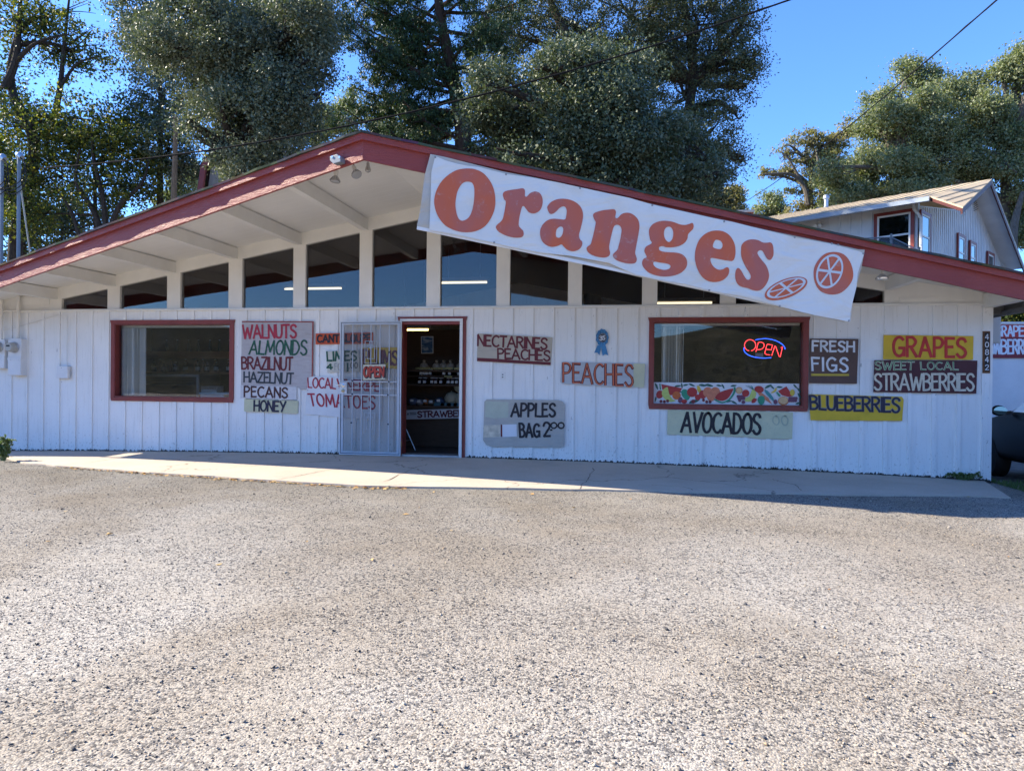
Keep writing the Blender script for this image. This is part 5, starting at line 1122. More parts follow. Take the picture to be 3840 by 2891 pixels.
def car():
    g = lot_z(5.9, 0)-.03; CX0 = 5.16; W = 1.74; YN = 2.15                     # left flank, width, nose
    t = thing('parked_car', 'dark grey sedan parked nose-in beside the store', 'car', (CX0+W/2, YN-2.2, g))
    PAINT = NT('dark grey car paint'); PAINT.base((.004, .0045, .006)); PAINT.set(.42, .25, .0); PAINT.b.inputs['Coat Weight'].default_value = .12; PAINT.b.inputs['Coat Roughness'].default_value = .05
    # sections along the car: y from nose, (belt z, roof z, half width low, half width top)
    prof = [(0.0, .62, .62, .62, .50), (.12, .70, .70, .74, .62), (.5, .80, .80, .82, .70), (1.0, .90, .90, .86, .74), (1.32, .95, .97, .87, .74), (1.75, .97, 1.27, .87, .66), (2.15, .98, 1.42, .87, .58), (2.7, .98, 1.45, .87, .57), (3.2, .98, 1.40, .87, .58), (3.7, .97, 1.14, .86, .64), (4.0, .97, .99, .85, .72), (4.4, .92, .92, .80, .68), (4.52, .70, .70, .72, .60)]
    m = MB(); rows = []
    for (y, zb, zr, hl, ht) in prof:
        zl = .24 if .3 < y < 4.3 else .34
        r = [(-hl*.94, zl), (-hl, zl+.14), (-hl*1.0, (zl+zb)*.55), (-hl*.97, zb-.05), (-(hl*.97 if zr <= zb+.03 else hl*.90), zb)]
        r += [(-ht-.02, zr-.03), (-ht*.8, zr), (0, zr+.015)]
        r = r+[(-a, b) for a, b in reversed(r[:-1])]; rows.append([(CX0+W/2+a, YN-y, g+b) for a, b in r])
    n = len(rows[0])
    m.v = [p for r in rows for p in r]; m.f = [(i*n+k, (i+1)*n+k, (i+1)*n+k+1, i*n+k+1) for i in range(len(rows)-1) for k in range(n-1)]
    m.f += [tuple(range(n)), tuple((len(rows)-1)*n+k for k in range(n-1, -1, -1))]; m.f += [(i*n, i*n+n-1, (i+1)*n+n-1, (i+1)*n) for i in range(len(rows)-1)]; m.m = [0]*len(m.f)
    b = m.build('body', PAINT.m, t, True); sd = b.modifiers.new('smooth', 'SUBSURF'); sd.levels = 2; sd.render_levels = 2
    CG = m_glass('car glass', .12, (.10, .11, .12))
    for sx in (0, 1):
        X = CX0+W/2+(-.79 if sx == 0 else .79); Xr = CX0+W/2+(-.635 if sx == 0 else .635); o = -.006 if sx == 0 else .006
        for y0, y1, yt0, yt1 in ((1.50, 2.45, 2.02, 2.45), (2.50, 3.45, 2.50, 3.22)):
            m = MB(); m.prism([(X+o, YN-y0, g+.985), (X+o, YN-y1, g+.985), (Xr+o, YN-yt1, g+1.37), (Xr+o, YN-yt0, g+1.37)], (.004 if sx else -.004, 0, 0)); m.build('side_window', CG, t)
        for yw in (.92, 3.62):
            m = MB(); cx = CX0+(.10 if sx == 0 else W-.10); c = (cx, YN-yw, g+.315); ax = (-1 if sx == 0 else 1, 0, 0)
            m.lathe([(.20, -.10), (.30, -.10), (.315, -.06), (.315, .06), (.30, .10), (.21, .105)], c, ax, 28); wl = m.build('wheel', RUBBER, t, True)
            m = MB(); m.lathe([(.20, .06), (.205, .10), (.19, .10), (.17, .07), (.05, .08), (.04, .09)], c, ax, 20); m.build('rim', GALV, wl, True)
        s = -1 if sx == 0 else 1; c = Vector((CX0+W/2+s*.98, YN-1.50, g+1.00))
        m = MB(); m.ball(c, .10, .055, .075, 14, 8); m.beam(c+Vector((-s*.06, .0, -.03)), (CX0+W/2+s*.83, YN-1.52, g+.98), .05, .04); mr = m.build('mirror', PAINT.m, t, True)
        m = MB(); m.prism([(c.x+.085*math.cos(a), c.y-.046, c.z+.058*math.sin(a)) for a in [2*math.pi*i/16 for i in range(16)]], (0, -.008, 0)); m.build('mirror_glass', m_mirror(), mr)
        m = MB(); m.box(CX0+W/2+s*.87-.01, CX0+W/2+s*.87+.01, YN-2.40, YN-2.20, g+.80, g+.83); m.build('door_handle', PAINT.m, t, bevel=.004)
        m = MB(); m.ball((CX0+W/2+s*.58, YN-.10, g+.60), .16, .08, .07); m.build('headlight', CHROME, t, True)
        m = MB(); m.ball((CX0+W/2+s*.62, YN-4.46, g+.78), .14, .06, .08); m.build('tail_light', paint('tail lamp red', (.3, .01, .01), .2), t, True)
    m = MB(); m.prism([(CX0+W/2-.66, YN-1.32, g+.985), (CX0+W/2+.66, YN-1.32, g+.985), (CX0+W/2+.52, YN-2.10, g+1.415), (CX0+W/2-.52, YN-2.10, g+1.415)], (0, .02, .02)); m.build('windscreen', CG, t)
    m = MB(); m.prism([(CX0+W/2-.60, YN-3.90, g+1.02), (CX0+W/2+.60, YN-3.90, g+1.02), (CX0+W/2+.52, YN-3.25, g+1.395), (CX0+W/2-.52, YN-3.25, g+1.395)], (0, -.02, .02)); m.build('rear_window', CG, t)
    return t
def m_mirror():
    if 'mirror' in MC: return MC['mirror']
    t = NT('mirror'); t.base((.40, .40, .30)); t.set(.05, .5, 1.0); MC['mirror'] = t.m; return t.m
car()
# ------------------------------------------------------------------ trees
def leafcloud(blobs, n, size, clump, aspect=.55, per=130, shell=.55, droop=0.0):
    """blobs: centre, radii. Leaf quads sit on the skins of many small clumps spread through the crown, so light and dark clumps and gaps show"""
    vol = np.array([b[1][0]*b[1][1]*b[1][2] for b in blobs])**.72; vol /= vol.sum()
    nc = max(1, n//per); idx = RNG.choice(len(blobs), nc, p=vol)
    C = np.array([b[0] for b in blobs])[idx]; Rr = np.array([b[1] for b in blobs])[idx]
    d = RNG.normal(size=(nc, 3)); d /= np.linalg.norm(d, axis=1)[:, None]
    r = (shell+(1-shell)*RNG.random(nc))**.7; r *= 1+.13*RNG.normal(size=nc)
    cc = C+d*Rr*r[:, None]
    cs = clump*(.45+1.0*RNG.random(nc))
    N = nc*per; e = RNG.normal(size=(N, 3)); e /= np.linalg.norm(e, axis=1)[:, None]
    rr = np.abs(.85+.28*RNG.normal(size=N)); fray = RNG.random(N) < .07; rr = np.where(fray, rr*1.5, rr)
    P = np.repeat(cc, per, 0)+e*(rr*np.repeat(cs, per))[:, None]*np.array([1.05, 1.05, .78])
    L = size*(.6+.8*RNG.random(N))
    a = RNG.normal(size=(N, 3)); a[:, 2] -= droop; a /= np.linalg.norm(a, axis=1)[:, None]
    nrm = e*.9+RNG.normal(size=(N, 3))*.7+np.array([0, 0, .35]); b = np.cross(nrm, a); b /= np.linalg.norm(b, axis=1)[:, None]+1e-9
    l = a*L[:, None]*.5; w_ = b*(L*aspect*.5)[:, None]
    V = np.stack([P-l, P-l*.1+w_, P+l, P-l*.1-w_], 1).reshape(-1, 3); return V
def crown_mesh(name, V, mat, parent):
    F = np.arange(len(V)).reshape(-1, 4); return npmesh(name, V, F, mat, parent)
def limb(m, pts, r0, r1, seg=7):
    p = crom3(pts, 5); n = len(p); m.tube(p, [r0+(r1-r0)*i/(n-1) for i in range(n)], seg)
def tree(name, label, base, trunk_r, blobs, nleaf, size, leafmat, bark, clump=.5, group=None, limbs=None, twigs=60, per=130, shell=.55, aspect=.55, droop=0, trunk=None, cat='tree'):
    """blobs (px, py, prx, pry, depth[, depth radius]) in photo pixels seen at that depth"""
    B = []
    for b in blobs:
        c = PD(b[0], b[1], b[4]); k = b[4]/FPX; rx, rz = b[2]*k, b[3]*k; ry = b[5] if len(b) > 5 else (rx+rz)/2
        B.append((np.array(c), np.array((rx, ry, rz))))
    t = thing(name, label, cat, base, group)
    m = MB(); base = Vector(base); cs = [Vector(b[0]) for b in B]
    if trunk:
        tk = [base]+[PD(*q) for q in trunk]
    else:
        ctr = sum(cs, Vector())/len(cs); tk = [base, base.lerp(Vector((ctr.x, ctr.y, base.z+(ctr.z-base.z)*.5)), .6), Vector((ctr.x, ctr.y, ctr.z))]
    limb(m, tk, trunk_r, trunk_r*.35, 10)
    tp = crom3(tk, 6)
    for c, b in zip(cs, B):
        s = min(tp[len(tp)//4:], key=lambda q: (q-c).length+abs(q.z-c.z)*.2+max(0, q.z-c.z)*1.5)
        mid = s.lerp(c, .5)+Vector((random.uniform(-.3, .3), random.uniform(-.3, .3), random.uniform(-.1, .4)))
        limb(m, [s, mid, c], trunk_r*.38, trunk_r*.12)
        for _ in range(twigs//len(cs)):
            d = Vector(RNG.normal(size=3)).normalized(); e = c+Vector((d.x*b[1][0], d.y*b[1][1], d.z*b[1][2]))*random.uniform(.55, 1.0)
            f = c.lerp(s, random.uniform(0, .45)); mm = f.lerp(e, .5)+Vector(RNG.normal(size=3))*.15
            limb(m, [f, mm, e], trunk_r*.10, .008, 5)
    for l in (limbs or []):
        pts = [PD(*q[:3]) for q in l[1:]]; limb(m, pts, l[0], l[0]*.25, 8)
    m.build('trunk', bark, t, True)
    crown_mesh('crown', leafcloud(B, nleaf, size, clump, aspect, per, shell, droop), leafmat, t); return t
def g0(u, d): q = PD(u, 1500, d); return Vector((q.x, q.y, -.7))
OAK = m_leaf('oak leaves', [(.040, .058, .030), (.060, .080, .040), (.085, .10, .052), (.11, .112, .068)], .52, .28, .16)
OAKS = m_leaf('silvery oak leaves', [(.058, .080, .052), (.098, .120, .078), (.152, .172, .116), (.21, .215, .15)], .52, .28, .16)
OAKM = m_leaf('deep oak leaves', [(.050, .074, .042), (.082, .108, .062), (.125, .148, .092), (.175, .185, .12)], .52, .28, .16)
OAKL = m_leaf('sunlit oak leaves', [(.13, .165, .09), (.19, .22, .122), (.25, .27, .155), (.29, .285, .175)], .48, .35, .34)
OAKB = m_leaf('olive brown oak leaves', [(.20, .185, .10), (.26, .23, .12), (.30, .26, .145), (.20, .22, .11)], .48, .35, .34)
YEL = m_leaf('yellowing leaves', [(.030, .050, .018), (.055, .080, .022), (.085, .11, .028), (.26, .23, .035), (.065, .085, .028), (.045, .066, .022)], .5, .3, .40)
CED = m_leaf('cedar sprays', [(.024, .050, .024), (.036, .070, .030), (.055, .09, .037), (.075, .10, .04)], .5, .25, .16)
BK = m_bark('dark oak bark', (.022, .018, .015), (.075, .062, .052)); BK2 = m_bark('grey bark', (.07, .06, .05), (.18, .16, .14)); BKC = m_bark('cedar bark', (.035, .022, .016), (.10, .065, .045))
random.seed(5)
def lobes(spec, d, k=1.0):
    """break big crown outlines into many small lobes, leaving gaps between them"""
    out = []
    for (x, y, rx, ry) in spec:
        n = max(3, int(rx*ry/2600*k))
        for _ in range(n):
            a = random.uniform(0, 6.283); r = math.sqrt(random.random())*.82; s_ = random.uniform(.34, .56)
            out.append((x+rx*r*math.cos(a), y+ry*r*math.sin(a), max(26, rx*s_), max(22, ry*s_*.85), d+random.uniform(-1.6, 1.6)))
    return out
# left: yellowing trees with open crowns
tree('yellowing_tree', 'tall yellowing tree with a dark forked trunk at the left edge', g0(40, 28.0), .30,
     [(60, 120, 170, 150, 28.0), (-80, 330, 160, 180, 28.5), (190, 60, 190, 110, 27.5), (300, 200, 170, 120, 28.0), (120, 480, 200, 130, 27.6), (-40, 620, 160, 170, 28.0), (250, 520, 130, 110, 28.5), (30, 740, 140, 130, 29.0)],
     24000, .125, YEL, BK, .46, 'trees behind the store', limbs=[(.17, (20, 330, 27.3), (60, 220, 27.2), (70, 90, 27.2), (85, -80, 27.2)), (.10, (60, 230, 27.2), (140, 160, 27.0), (260, 130, 27.0)), (.13, (200, 460, 27.3), (225, 330, 27.2), (240, 180, 27.2), (262, -30, 27.2)), (.07, (225, 330, 27.2), (290, 240, 27.0), (380, 210, 27.0)), (.08, (140, 440, 27.2), (230, 440, 27.0), (340, 450, 27.0))], twigs=150, per=60, shell=.15, trunk=[(60, 900, 28.0), (130, 560, 27.5), (40, 320, 27.5), (70, 120, 27.5)])
tree('many_stemmed_tree', 'green and yellow tree with several leaning black stems above the left roof slope', g0(400, 27.0), .16,
     [(300, 470, 190, 120, 27.0), (470, 560, 170, 130, 27.1), (200, 650, 170, 130, 27.5), (380, 700, 180, 110, 27.0), (540, 700, 130, 120, 27.3), (90, 800, 160, 110, 27.5), (500, 440, 120, 90, 27.5)],
     24000, .12, YEL, BK, .46, 'trees behind the store', limbs=[(.13, (380, 870, 26.4), (345, 780, 26.4), (285, 680, 26.4), (300, 560, 26.4)), (.12, (398, 860, 26.3), (385, 740, 26.3), (350, 590, 26.3), (345, 480, 26.3)), (.12, (420, 845, 26.2), (450, 770, 26.2), (530, 690, 26.3), (560, 600, 26.5)), (.09, (300, 900, 26.5), (270, 800, 26.5), (210, 700, 26.7))], twigs=160, per=60, shell=.2)
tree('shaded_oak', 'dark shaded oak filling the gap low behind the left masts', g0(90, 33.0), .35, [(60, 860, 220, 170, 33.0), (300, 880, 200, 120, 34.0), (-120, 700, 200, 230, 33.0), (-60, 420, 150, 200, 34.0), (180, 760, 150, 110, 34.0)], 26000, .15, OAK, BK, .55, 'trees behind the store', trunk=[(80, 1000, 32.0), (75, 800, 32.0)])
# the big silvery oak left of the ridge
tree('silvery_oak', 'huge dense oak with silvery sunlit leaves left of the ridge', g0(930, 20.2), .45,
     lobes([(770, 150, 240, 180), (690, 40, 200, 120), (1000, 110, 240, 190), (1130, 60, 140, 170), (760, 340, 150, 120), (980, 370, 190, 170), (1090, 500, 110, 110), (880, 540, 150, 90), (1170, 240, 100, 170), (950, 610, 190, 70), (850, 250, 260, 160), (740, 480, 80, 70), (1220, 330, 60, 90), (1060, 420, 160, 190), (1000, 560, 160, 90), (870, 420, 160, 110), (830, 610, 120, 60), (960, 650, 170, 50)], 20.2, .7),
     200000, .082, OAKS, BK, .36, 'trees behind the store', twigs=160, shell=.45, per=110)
tree('slim_oak', 'slim greyish oak between the yellowing trees and the silvery oak', g0(600, 28.0), .25, [(560, 160, 110, 150, 28.0), (600, 380, 110, 150, 28.0), (640, 560, 100, 120, 27.5), (520, 40, 120, 100, 28.0), (690, 640, 90, 70, 28.0)], 30000, .10, OAKS, BK, .42, 'trees behind the store', twigs=90, shell=.35)
tree('far_pine', 'small far pine in sunlight seen between the left trees', g0(690, 44), .18, [(680, 700, 70, 60, 44), (720, 640, 40, 50, 44), (640, 760, 60, 40, 44)], 9000, .14, OAKL, BK2, .35, 'trees behind the store')
tree('sunlit_bush_tree', 'yellow green sunlit tree low between the silvery oak and the cedar', g0(1215, 33), .2, [(1200, 440, 70, 70, 33), (1270, 470, 70, 60, 34), (1180, 500, 60, 50, 33), (1330, 400, 60, 60, 35), (1590, 500, 120, 60, 34), (1450, 470, 90, 60, 34)], 22000, .11, OAKL, BK2, .35, 'trees behind the store', shell=.3)
# cedar over the ridge: tiers of drooping sprays on visible limbs
def cedar():
    base = g0(1735, 23.5); t = thing('cedar', 'tall open cedar with dark drooping sprays above the ridge', 'tree', base, 'trees behind the store'); m = MB(); D = 23.5
    tk = [base, PD(1738, 620, D), PD(1725, 430, D), PD(1690, 250, D), PD(1655, 80, D), PD(1630, -120, D)]; limb(m, tk, .34, .12, 12); tp = crom3(tk[1:], 30)
    blobs = []; specs = []
    for k in range(46):
        f = (k+.5)/46; s = tp[int(f*(len(tp)-1))]; side = random.choice((-1, 1, -1)); az = random.uniform(-.9, .9)+(math.pi if side < 0 else 0)
        L = (1.6+2.2*random.random())*(1.15-.25*f); rise = random.uniform(.15, .8)
        d = Vector((math.cos(az), math.sin(az)*.9, 0)); e = s+d*L+Vector((0, 0, L*rise*.55)); mid = s.lerp(e, .55)+Vector((0, 0, -.12*L+.1)); pts = [s, mid, e]
        limb(m, pts, .05+.03*random.random(), .012, 6); cv = crom3(pts, 8)
        for q in cv[5:]:
            for _ in range(3):
                o = Vector(RNG.normal(size=3))*.22; tip = q+o+d*.1-Vector((0, 0, .12)); limb(m, [q, tip], .012, .004, 4)
                blobs.append((np.array(tip-Vector((0, 0, .08))), np.array((.22, .22, .15))))
    for a in ([(1580, 600), (1500, 640), (1420, 650)], [(1560, 530), (1430, 540), (1340, 500)], [(1800, 560), (1880, 520), (1950, 530)], [(1700, 330), (1560, 220), (1470, 60)], [(1690, 300), (1600, 150), (1440, 40), (1380, -20)], [(1710, 420), (1540, 400), (1330, 330)]):
        p = [PD(1730, a[0][1]+30 if a[0][1] > 400 else a[0][1]+40, D-.1)]+[PD(u, v, D-.3) for u, v in a]; limb(m, p, .085, .025, 7)
        for q in crom3(p, 6)[6:]:
            for _ in range(4): blobs.append((np.array(q+Vector(RNG.normal(size=3))*.25-Vector((0, 0, .2))), np.array((.26, .26, .18))))
    for u, v, r in ((1720, 200, 1.0), (1660, 330, .9), (1780, 340, .9), (1600, 60, .9), (1560, 440, .8), (1430, 240, .8), (1380, 420, .7), (1840, 120, .9), (1740, 40, .9), (1300, 120, .6), (1500, 150, .7)):
        for _ in range(16):
            q = PD(u, v, D+random.uniform(-.5, .8))+Vector(RNG.normal(size=3))*r*.55; blobs.append((np.array(q), np.array((.3, .3, .2))))
    m.build('trunk', BKC, t, True)
    crown_mesh('crown', leafcloud(blobs, 100000, .12, .17, .26, 30, .1, .9), CED, t)
cedar()
# oaks right of the ridge
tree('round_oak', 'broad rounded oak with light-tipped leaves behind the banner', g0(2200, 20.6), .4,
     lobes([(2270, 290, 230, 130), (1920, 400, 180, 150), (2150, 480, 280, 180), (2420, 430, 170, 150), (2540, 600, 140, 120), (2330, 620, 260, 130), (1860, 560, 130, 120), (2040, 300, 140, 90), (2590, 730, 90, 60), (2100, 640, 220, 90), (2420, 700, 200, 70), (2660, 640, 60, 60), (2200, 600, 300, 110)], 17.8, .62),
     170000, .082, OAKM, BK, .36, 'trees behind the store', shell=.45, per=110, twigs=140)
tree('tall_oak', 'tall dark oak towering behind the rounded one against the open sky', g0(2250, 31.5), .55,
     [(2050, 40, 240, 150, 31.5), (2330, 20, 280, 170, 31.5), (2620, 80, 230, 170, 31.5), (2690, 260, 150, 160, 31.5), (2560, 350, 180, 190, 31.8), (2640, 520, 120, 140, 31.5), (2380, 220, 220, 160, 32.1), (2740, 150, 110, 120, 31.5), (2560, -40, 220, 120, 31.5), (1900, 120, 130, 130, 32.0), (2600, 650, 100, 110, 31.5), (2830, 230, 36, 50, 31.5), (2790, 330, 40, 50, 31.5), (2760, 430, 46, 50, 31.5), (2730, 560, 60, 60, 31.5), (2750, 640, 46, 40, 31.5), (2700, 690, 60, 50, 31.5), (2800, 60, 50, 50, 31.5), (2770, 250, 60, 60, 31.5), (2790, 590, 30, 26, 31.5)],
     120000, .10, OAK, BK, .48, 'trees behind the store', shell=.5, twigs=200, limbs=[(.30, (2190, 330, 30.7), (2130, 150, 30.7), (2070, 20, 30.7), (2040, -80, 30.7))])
tree('small_dark_oak', 'small dark oak at the right foot of the tall oak', g0(2650, 33), .16, [(2640, 730, 70, 60, 33), (2690, 770, 50, 40, 33), (2590, 770, 60, 50, 33)], 14000, .10, OAK, BK, .26, 'trees behind the store')
tree('pale_small_tree', 'small pale far tree just right of the dark oak', g0(2730, 40), .12, [(2735, 745, 45, 55, 40), (2715, 790, 50, 40, 40), (2760, 800, 40, 40, 40)], 7000, .13, OAKB, BK2, .34, 'trees behind the store', shell=.3)
tree('tiny_far_tree', 'tiny far tree above the brick chimney', g0(2860, 44), .1, [(2810, 810, 50, 30, 44), (2880, 780, 50, 50, 44), (2910, 760, 45, 50, 44), (2870, 830, 70, 30, 44)], 8000, .13, OAKL, BK2, .34, 'trees behind the store', shell=.3)
tree('sparse_oak', 'open olive oak with bare grey limbs left of the far right grove', g0(3060, 36), .28,
     [(3040, 520, 50, 40, 36), (3090, 560, 60, 50, 36), (2960, 545, 34, 36, 36), (2935, 580, 30, 26, 36), (3140, 530, 46, 40, 36), (3150, 610, 56, 50, 36), (3010, 610, 50, 40, 36), (2950, 640, 34, 24, 36), (2885, 650, 36, 20, 36), (3060, 660, 60, 40, 36), (3140, 690, 56, 46, 36), (3000, 720, 46, 40, 36), (3070, 750, 60, 46, 36), (2985, 790, 60, 40, 36), (3180, 480, 40, 40, 36)],
     15000, .12, OAKB, BK2, .26, 'trees behind the house', shell=.3, per=50, twigs=160, limbs=[(.15, (3030, 770, 35.2), (3015, 700, 35.2), (2965, 655, 35.2), (2860, 655, 35.2)), (.14, (3080, 800, 35.2), (3075, 660, 35.2), (3060, 560, 35.2)), (.08, (3015, 700, 35.2), (2960, 600, 35.2), (2930, 570, 35.2)), (.08, (3075, 690, 35.2), (3130, 610, 35.2), (3160, 560, 35.2))])
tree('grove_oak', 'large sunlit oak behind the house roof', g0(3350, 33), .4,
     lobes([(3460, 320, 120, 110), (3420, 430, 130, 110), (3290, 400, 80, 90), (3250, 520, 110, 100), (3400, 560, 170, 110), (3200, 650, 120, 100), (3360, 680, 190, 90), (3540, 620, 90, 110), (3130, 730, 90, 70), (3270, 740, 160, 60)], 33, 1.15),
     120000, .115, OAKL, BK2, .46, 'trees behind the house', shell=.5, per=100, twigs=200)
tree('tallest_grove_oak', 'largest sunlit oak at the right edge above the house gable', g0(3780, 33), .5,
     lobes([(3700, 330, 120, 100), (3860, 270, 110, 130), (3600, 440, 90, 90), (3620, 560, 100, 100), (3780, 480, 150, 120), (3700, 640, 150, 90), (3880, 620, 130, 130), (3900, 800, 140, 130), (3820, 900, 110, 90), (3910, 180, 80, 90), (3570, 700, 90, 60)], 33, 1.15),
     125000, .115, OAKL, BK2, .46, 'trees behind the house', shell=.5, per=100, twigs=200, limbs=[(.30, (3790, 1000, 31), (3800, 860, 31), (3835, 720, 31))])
tree('yard_tree', 'yellow green foliage in sun over the yard wall at the right edge', g0(4000, 19), .15, [(3900, 1160, 160, 60, 19), (3780, 1190, 90, 40, 19)], 9000, .09, YEL, BK2, .3, 'trees behind the house')
# ------------------------------------------------------------------ weeds
WEED = m_leaf('weed leaves', [(.06, .10, .03), (.10, .15, .05), (.14, .19, .07), (.20, .22, .09)], .5, .35, .3)
def weed(name, label, c, h, n, spread, leafs, sz):
    t = thing(name, label, 'plant', c); m = MB(); P = []
    for _ in range(n):
        a = random.uniform(0, 6.283); r = random.uniform(.1, 1)*spread; e = Vector(c)+Vector((math.cos(a)*r, math.sin(a)*r*.6, h*random.uniform(.5, 1))); s = Vector(c)+Vector((math.cos(a)*r*.2, math.sin(a)*r*.1, 0)); mid = s.lerp(e, .5)+Vector((math.cos(a)*r*.15, 0, .05)); limb(m, [s, mid, e], .007, .003, 5)
        for q in crom3([s, mid, e], 6)[3:]: P.append((np.array(q), np.array((.035, .035, .03))))
    m.build('stem', paint('weed stem', (.12, .16, .06), .6), t, True); crown_mesh('foliage', leafcloud(P, leafs, sz, .02, .5, 6, .2), WEED, t)
weed('weed', 'leafy green weed growing at the left end of the walkway', PG(12, 1728, slab_z), .36, 24, .15, 1100, .045)
pc = PG(3655, 1810, slab_z); weed('grass_clump', 'low green grass clump at the foot of the right wall corner', (pc.x-.02, -.05, pc.z), .06, 26, .20, 500, .04)
def tufts():
    P = []; 
    for x in (-9.7, -9.3, -8.5, -7.2, -6.1, -5.3, -4.45, 1.0, 1.9, 2.4, 2.55, 3.7):
        for _ in range(random.randint(5, 14)):
            b = np.array((x+random.gauss(0, .12), -.03-random.random()*.02, slab_z(x, 0)+.0)); h = random.uniform(.02, .07); d = random.uniform(-.03, .03)
            P += [b+(-.004, 0, 0), b+(.004, 0, 0), b+(d+.001, -.005, h), b+(d-.001, -.005, h)]
    V = np.array(P); o = npmesh('dry_weeds', V, np.arange(len(V)).reshape(-1, 4), paint('dry dark weeds', (.05, .045, .03), .9)); kind(o, 'stuff'); tag(o, 'dry dark weed tufts along the foot of the wall', 'weeds')
tufts()
def yardgrass():
    N = 5200; X = 4.7+RNG.random(N)**1.4*3.2; Y = .2-1.35*RNG.random(N)*np.clip((5.6-X)/1.0+.8, .2, 1); keep = RNG.random(N) < .9; X, Y = X[keep], Y[keep]; N = len(X)
    Z = np.array([lot_z(a, b) for a, b in zip(X, Y)]); h = .015+.05*RNG.random(N)*(RNG.random(N) < .6); dx = (RNG.random(N)-.5)*.06; dy = (RNG.random(N)-.5)*.06; w_ = .004
    V = np.stack([np.stack([X-w_, Y, Z], 1), np.stack([X+w_, Y, Z], 1), np.stack([X+dx+.001, Y+dy, Z+h], 1), np.stack([X+dx-.001, Y+dy, Z+h], 1)], 1).reshape(-1, 3)
    o = npmesh('ground_weeds', V, np.arange(len(V)).reshape(-1, 4), WEED); kind(o, 'stuff'); tag(o, 'patchy green weeds and litter past the right wall corner', 'weeds')
yardgrass()
# ------------------------------------------------------------------ what shows through the door and windows
def copytree(o, loc, label=None):
    r = o.copy(); COL.objects.link(r); r.location = loc
    if label: r['label'] = label
    for ch in o.children:
        c = ch.copy(); COL.objects.link(c); c.parent = r
        for g in ch.children:
            d = g.copy(); COL.objects.link(d); d.parent = c
    return r
TUBE = m_emit('fluorescent tube', (1.0, .86, .55), .62); TUBEW = m_emit('warm fluorescent tube', (1.0, .62, .18), 1.8)
def lamp(u0, u1, v, Y, label, mat):
    a, b = PY(u0, v, Y), PY(u1, v, Y); t = thing('fluorescent_lamp', label, 'lamp', ((a.x+b.x)/2, Y, a.z), 'fluorescent lamps inside')
    m = MB(); m.box(a.x-.06, b.x+.06, Y-.05, Y+.05, a.z+.03, a.z+.09); m.build('housing', paint('lamp housing', (.25, .24, .22), .5), t)
    m = MB(); m.tube([(a.x, Y, a.z), (b.x, Y, a.z)], .020, 8); m.build('tube', mat, t)
    m = MB(); xm = (a.x+b.x)/2
    for s in (-.35, .35): q = xm+(b.x-a.x)*s; m.tube([(q, Y, a.z+.08), (q, Y, soff(q)-.005)], .006, 5)
    m.build('hanger', GALV, t)
lamp(1068, 1280, 1084, 3.4, 'lit fluorescent tube seen through the middle left upper windows', TUBE); lamp(1657, 1826, 1061, 3.0, 'lit fluorescent tube in the upper window just right of the ridge', TUBE)
lamp(2462, 2670, 1137, 3.2, 'lit fluorescent tube low in the upper window under the banner', TUBE); lamp(1500, 1606, 1237, 3.6, 'warm yellow fluorescent tube seen through the doorway', TUBEW)
def blind(x0, x1, z0, z1, rx1, label, Y=.16):
    t = thing('vertical_blind', label, 'blind', (x0, Y, z0), 'vertical blinds'); n = 17; m = MB()
    for k in range(n):
        x = x0+(x1-x0)*(k+.5)/n; dx = .5*(x1-x0)/n*random.uniform(1.0, 1.5); q = random.uniform(-.004, .030); sw = random.uniform(-.006, .006); m.prism([(x-dx*.8+sw, Y-q, z0+.004*(k % 3)), (x+dx*.6+sw, Y+q, z0+.004*(k % 3)), (x+dx*.6, Y+q, z1), (x-dx*.8, Y-q, z1)], (.0015, -.001, 0))
    m.build('slat', paint('cream blind slats', (.82, .81, .76), .6, .06, 3), t)
    m = MB(); m.box(x0-.01, rx1, Y-.03, Y+.03, z1+.005, z1+.04); m.build('head_rail', TRIM, t)
    m = MB(); m.tube([(x1+.012, Y-.03, z1), (x1+.005, Y-.03, z0+(z1-z0)*.25)], .006, 6); m.build('wand', WHITE, t)
a, b = PY(458, 1231, .16), PY(546, 1484, .16); blind(a.x, b.x, b.z, a.z, LW[1]-.02, 'cream vertical blind gathered at the left of the left window')
a, b = PY(2482, 1224, .19), PY(2557, 1430, .19); blind(a.x, b.x, b.z-.4, a.z, RW[1]-.02, 'cream vertical blind gathered at the left of the neon window', .19)
# behind the left window: shelves with bottles, cooler, white desk
def Lq(*p): return zq((430, 1200), 4.916, *p)
BRN = m_woodboard('brown shelf wood', (.32, .18, .11), (.15, .08, .05), .5)
YS = 2.6
s0, s1 = PY(*Lq((590, 575))[0], YS), PY(*Lq((2100, 712))[0], YS); sb = PY(*Lq((590, 948))[0], YS); xs0, xs1 = s0.x-.2, s1.x+.5
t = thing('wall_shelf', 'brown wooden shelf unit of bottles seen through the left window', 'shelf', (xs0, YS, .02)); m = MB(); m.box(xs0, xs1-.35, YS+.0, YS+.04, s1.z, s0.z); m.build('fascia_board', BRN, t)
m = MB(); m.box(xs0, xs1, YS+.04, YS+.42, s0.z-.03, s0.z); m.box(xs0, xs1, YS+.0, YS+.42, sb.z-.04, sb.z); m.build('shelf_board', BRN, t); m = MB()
m.box(xs0, xs0+.04, YS+.05, YS+.42, .02, s0.z-.03); m.box(xs1-.04, xs1, YS+.05, YS+.42, .02, s0.z-.03); m.box(xs0, xs1, YS+.42, YS+.45, .02, s0.z+.5); m.build('frame', DARKWOOD, t)
